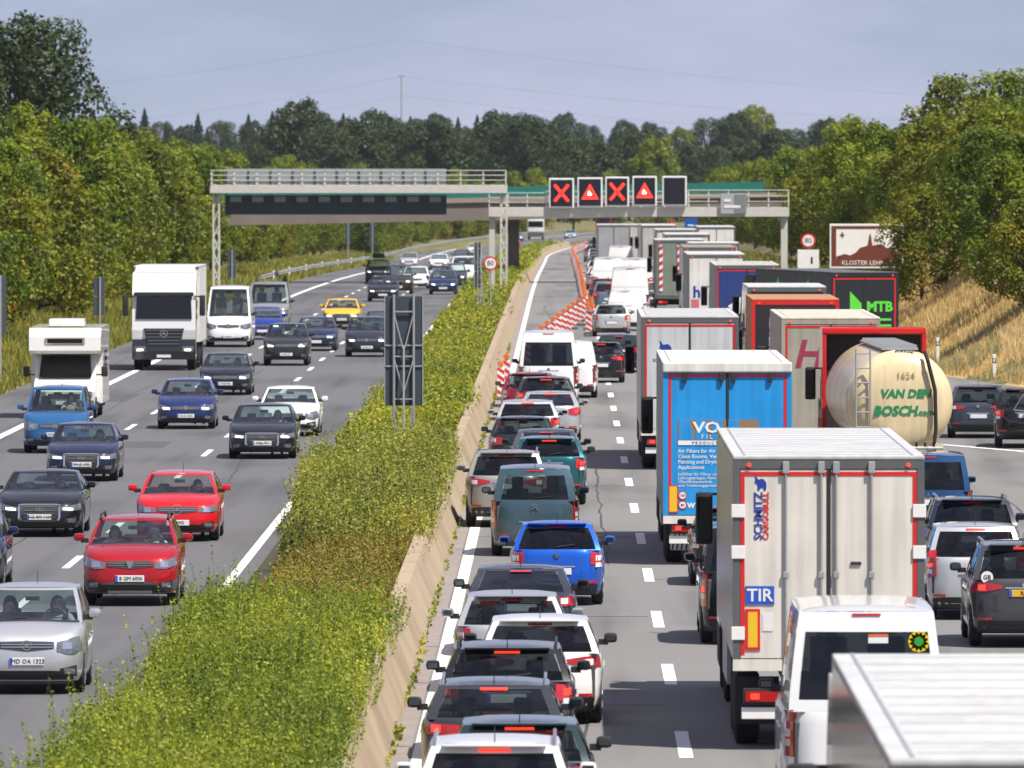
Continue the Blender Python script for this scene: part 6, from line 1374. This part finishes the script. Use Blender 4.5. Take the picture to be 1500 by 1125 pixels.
MB().box(-.12, .30, .25, .30, zc + 1.08, zc + 1.22).build('hazard_board', GREYP, tk, 0); text('VLAGO', .12, SIGNWHITE, tk, (.09, .245, zc + 1.15), REAR)
MB().tube((.25, -.08, zc - 1.05), (.95, -.08, zc - 1.05), .05, 8).tube((.95, -.08, zc - 1.05), (1.1, .05, zc - 1.5), .05, 8).build('outlet_pipe', STEEL, tk)
for xx in (.35, .55, .75): MB().tube((xx, -.09, zc - 1.28), (xx, -.09, zc - .92), .032, 8).build('valve', CHASSIS, tk)
MB().box(-1.2, 1.2, .1, .3, .55, .85, .02).build('bumper', CREAM, tk, 0); MB().box(-1.1, 1.1, .5, 10.5, .8, 1.2).build('chassis', CHASSIS, tk, 0); MB().box(-.9, 1.0, .35, .6, 1.2, 1.45).build('valve_cabinet', CREAM, tk, 0)
for sx in (-1, 1):
    MB().box(sx * .9 - .25, sx * .9 + .25, .08, .11, .62, .80).build('taillight', REDL, tk, 0)
    for k in range(3): lorry_wheel(tk, sx * 1.03, 2.2 + 1.31 * k)
tractor(tk, 12.0, (.55, .012, .015), H=3.95); MB().box(-1.15, 1.15, 11.97, 11.995, 1.1, 3.78).build('cab_back', CHASSIS, tk, 0)
MB().box(-1.27, 1.27, 11.6, 12.0, 3.80, 3.96, .04).box(-1.27, -1.17, 11.6, 12.0, 1.0, 3.79).box(1.17, 1.27, 11.6, 12.0, 1.0, 3.79).build('cab_fairing', paint((.55, .012, .015)), tk, 0)

# --- oncoming white lorry with star badge
lo = thing('curtain_lorry', 'white lorry with black grille and star badge on the outer oncoming lane', 'lorry', (-15.35, 368, .004), math.pi); CW = paint((.76, .76, .76)); w = 1.22
cab = MB().poly([(-w, -2.2, 1.1), (-w, -.06, 1.1), (-w, 0, 1.55), (-w, -.10, 2.95), (-w, -.32, 3.25), (-w, -.75, 3.75), (-w, -2.2, 3.85)], (2 * w, 0, 0)).build('cab', CW, lo, 0)
MB().poly([(-1.08, .012, 1.98), (1.08, .012, 1.98), (1.04, -.04, 2.85), (-1.04, -.04, 2.85)], (0, -.03, 0)).build('windscreen', GLASSD, cab, 0)
MB().box(-1.05, 1.05, -.45, -.12, 1.75, 2.0).build('dashboard', INTER, cab, 0)
MB().box(-1.15, 1.15, -.06, .14, 2.86, 3.02, .03).build('sun_visor', DARKC, cab, 0)
gg = MB().poly([(-.78, .035, 1.62), (.78, .035, 1.62), (.62, .05, .92), (-.62, .05, .92)], (0, -.05, 0)).build('grille', DARKC, cab, 0)
for k in range(5): MB().box(-.72 + .03 * k, .72 - .03 * k, .04, .075, 1.52 - .13 * k, 1.56 - .13 * k, .008).build('grille_bar', GREYP, gg, 0)
emblem('star', gg, 0, .08, 1.42, .15, 1)
MB().poly([(-w, 0, 1.2), (-w, .06, .75), (-w, .02, .42), (-w, -1.2, .42), (-w, -1.2, 1.08), (-w, -.05, 1.08)], (2 * w, 0, 0)).build('bumper', DARKC, lo, 0)
for sx in (-1, 1):
    h_ = MB().box(sx * .92 - .22, sx * .92 + .22, .02, .075, .70, .93, .03).build('headlight', LAMPC, lo); MB().box(sx * .92 - .12, sx * .92 + .12, .076, .085, .76, .83).build('lit_lamp', DRL, h_, 0)
    mo = MB().box(sx * 1.48 - .11, sx * 1.48 + .11, -.15, .05, 2.1, 2.9, .05).build('cab_mirror', BLACKP, lo); MB().box(sx * 1.30 - .12, sx * 1.30 + .12, -.1, -.04, 2.82, 2.87).build('mirror_arm', BLACKP, mo, 0)
    for yy in (-1.35, -5.2, -8.2): lorry_wheel(lo, sx * 1.02, yy)
    MB().box(sx * 1.21 - .02, sx * 1.25 + .0, -1.2, -.4, 1.95, 2.75).build('side_window', GLASSX, cab, 0)
    n = 7
    for k in range(n): MB().box(sx * 1.275 - (.05 if sx > 0 else 0), sx * 1.275 + (0 if sx > 0 else .05), -9.6 + k * 1.0, -8.62 + k * 1.0, 1.05, 3.93).build('side_curtain', TWHITE, lo, 0)
MB().box(-.27, .27, .062, .075, .50, .61).build('license_plate', PLATE, lo, 0); MB().box(-1.275, 1.275, -9.65, -2.45, 3.94, 4.0, .02).build('roof', TROOF, lo, 0); MB().box(-1.22, 1.22, -2.62, -2.58, 1.05, 3.93).build('front_wall', TWHITE, lo, 0); MB().box(-.5, .5, -9.5, -1.5, .7, 1.04).build('chassis', CHASSIS, lo, 0)
MB().poly([(-1.15, -.80, 3.77), (-1.15, -1.9, 4.02), (-1.15, -2.2, 4.02), (-1.15, -2.2, 3.86)], (2.3, 0, 0)).build('roof_fairing', CW, cab, 0)
# --- white camper with alcove
cp = thing('camper_van', 'white camper with over-cab alcove and roof box behind the blue leisure van', 'camper', (-15.55, 298.2, .004), math.pi); CWH = paint((.76, .75, .71)); w = 1.12
MB().poly([(-w, -6.0, .45), (-w, -1.75, .45), (-w, -1.75, 2.02), (-w, -.55, 2.02), (-w, -.42, 2.12), (-w, -.45, 2.55), (-w, -.75, 2.82), (-w, -6.0, 2.86)], (2 * w, 0, 0)).build('living_body', CWH, cp, 0)
cb = MB().poly([(-.95, -1.76, .45), (-.95, 0, .45), (-.95, .02, .85), (-.95, -.15, 1.02), (-.95, -.75, 1.22), (-.95, -1.3, 2.0), (-.95, -1.76, 2.01)], (1.9, 0, 0)).build('cab', CWH, cp, 0)
MB().poly([(-.82, -.70, 1.26), (.82, -.70, 1.26), (.76, -1.22, 1.95), (-.76, -1.22, 1.95)], (0, .03, .02)).build('windscreen', GLASSX, cb, 0)
MB().box(-.62, .62, -.44, -.405, 2.32, 2.52, .015).build('alcove_window', CHROME, cp, 0); MB().box(-.55, .55, -.405, -.40, 2.35, 2.49).build('alcove_pane', GLASSD, cp, 0)
MB().box(-.55, .55, -2.6, -1.4, 2.87, 3.10, .05).build('roof_box', CWH, cp); MB().box(-.5, .5, .0, .035, .62, .78).build('grille', BLACKP, cb, 0); MB().box(-.93, .93, -.05, .09, .40, .58, .03).build('bumper', GREYP, cb, 0); MB().box(-.26, .26, .09, .10, .45, .56).build('license_plate', PLATE, cb, 0)
for sx in (-1, 1):
    MB().box(sx * .72 - .15, sx * .72 + .15, .0, .05, .66, .86, .03).build('headlight', LAMPC, cb); mo = MB().box(sx * 1.22 - .10, sx * 1.22 + .10, -.95, -.80, 1.3, 1.62, .04).build('door_mirror', BLACKP, cp); MB().box(sx * 1.05 - .1, sx * 1.05 + .1, -.9, -.86, 1.34, 1.38).build('mirror_arm', BLACKP, mo, 0)
    MB().box(sx * 1.12 - .012, sx * 1.12 + .012, -4.2, -3.0, 1.5, 2.1).build('side_window', GLASSX, cp, 0)
    for yy in (-.85, -4.4): add_wheel(cp, sx * .88, yy, .34)
MB().box(-1.0, 1.0, -5.8, -.3, .30, .5).build('underbody', UNDER, cp, 0)

# ================================================================== AIR
hz_m = bpy.data.materials.new('thin_haze'); N, K = nodes_of(hz_m); N.clear()
o_ = N.new('ShaderNodeOutputMaterial'); v_ = N.new('ShaderNodeVolumePrincipled'); v_.inputs['Color'].default_value = (.80, .88, 1.0, 1); v_.inputs['Density'].default_value = 0.000028; v_.inputs['Anisotropy'].default_value = 0.2
K.new(v_.outputs[0], o_.inputs['Volume'])
hb = MB().box(-4100, 4100, -400, 9200, -8, 60).build('haze', hz_m, None, 0); tag(hb, 'thin pale haze lying over the whole road and woods', 'haze', kind='stuff')
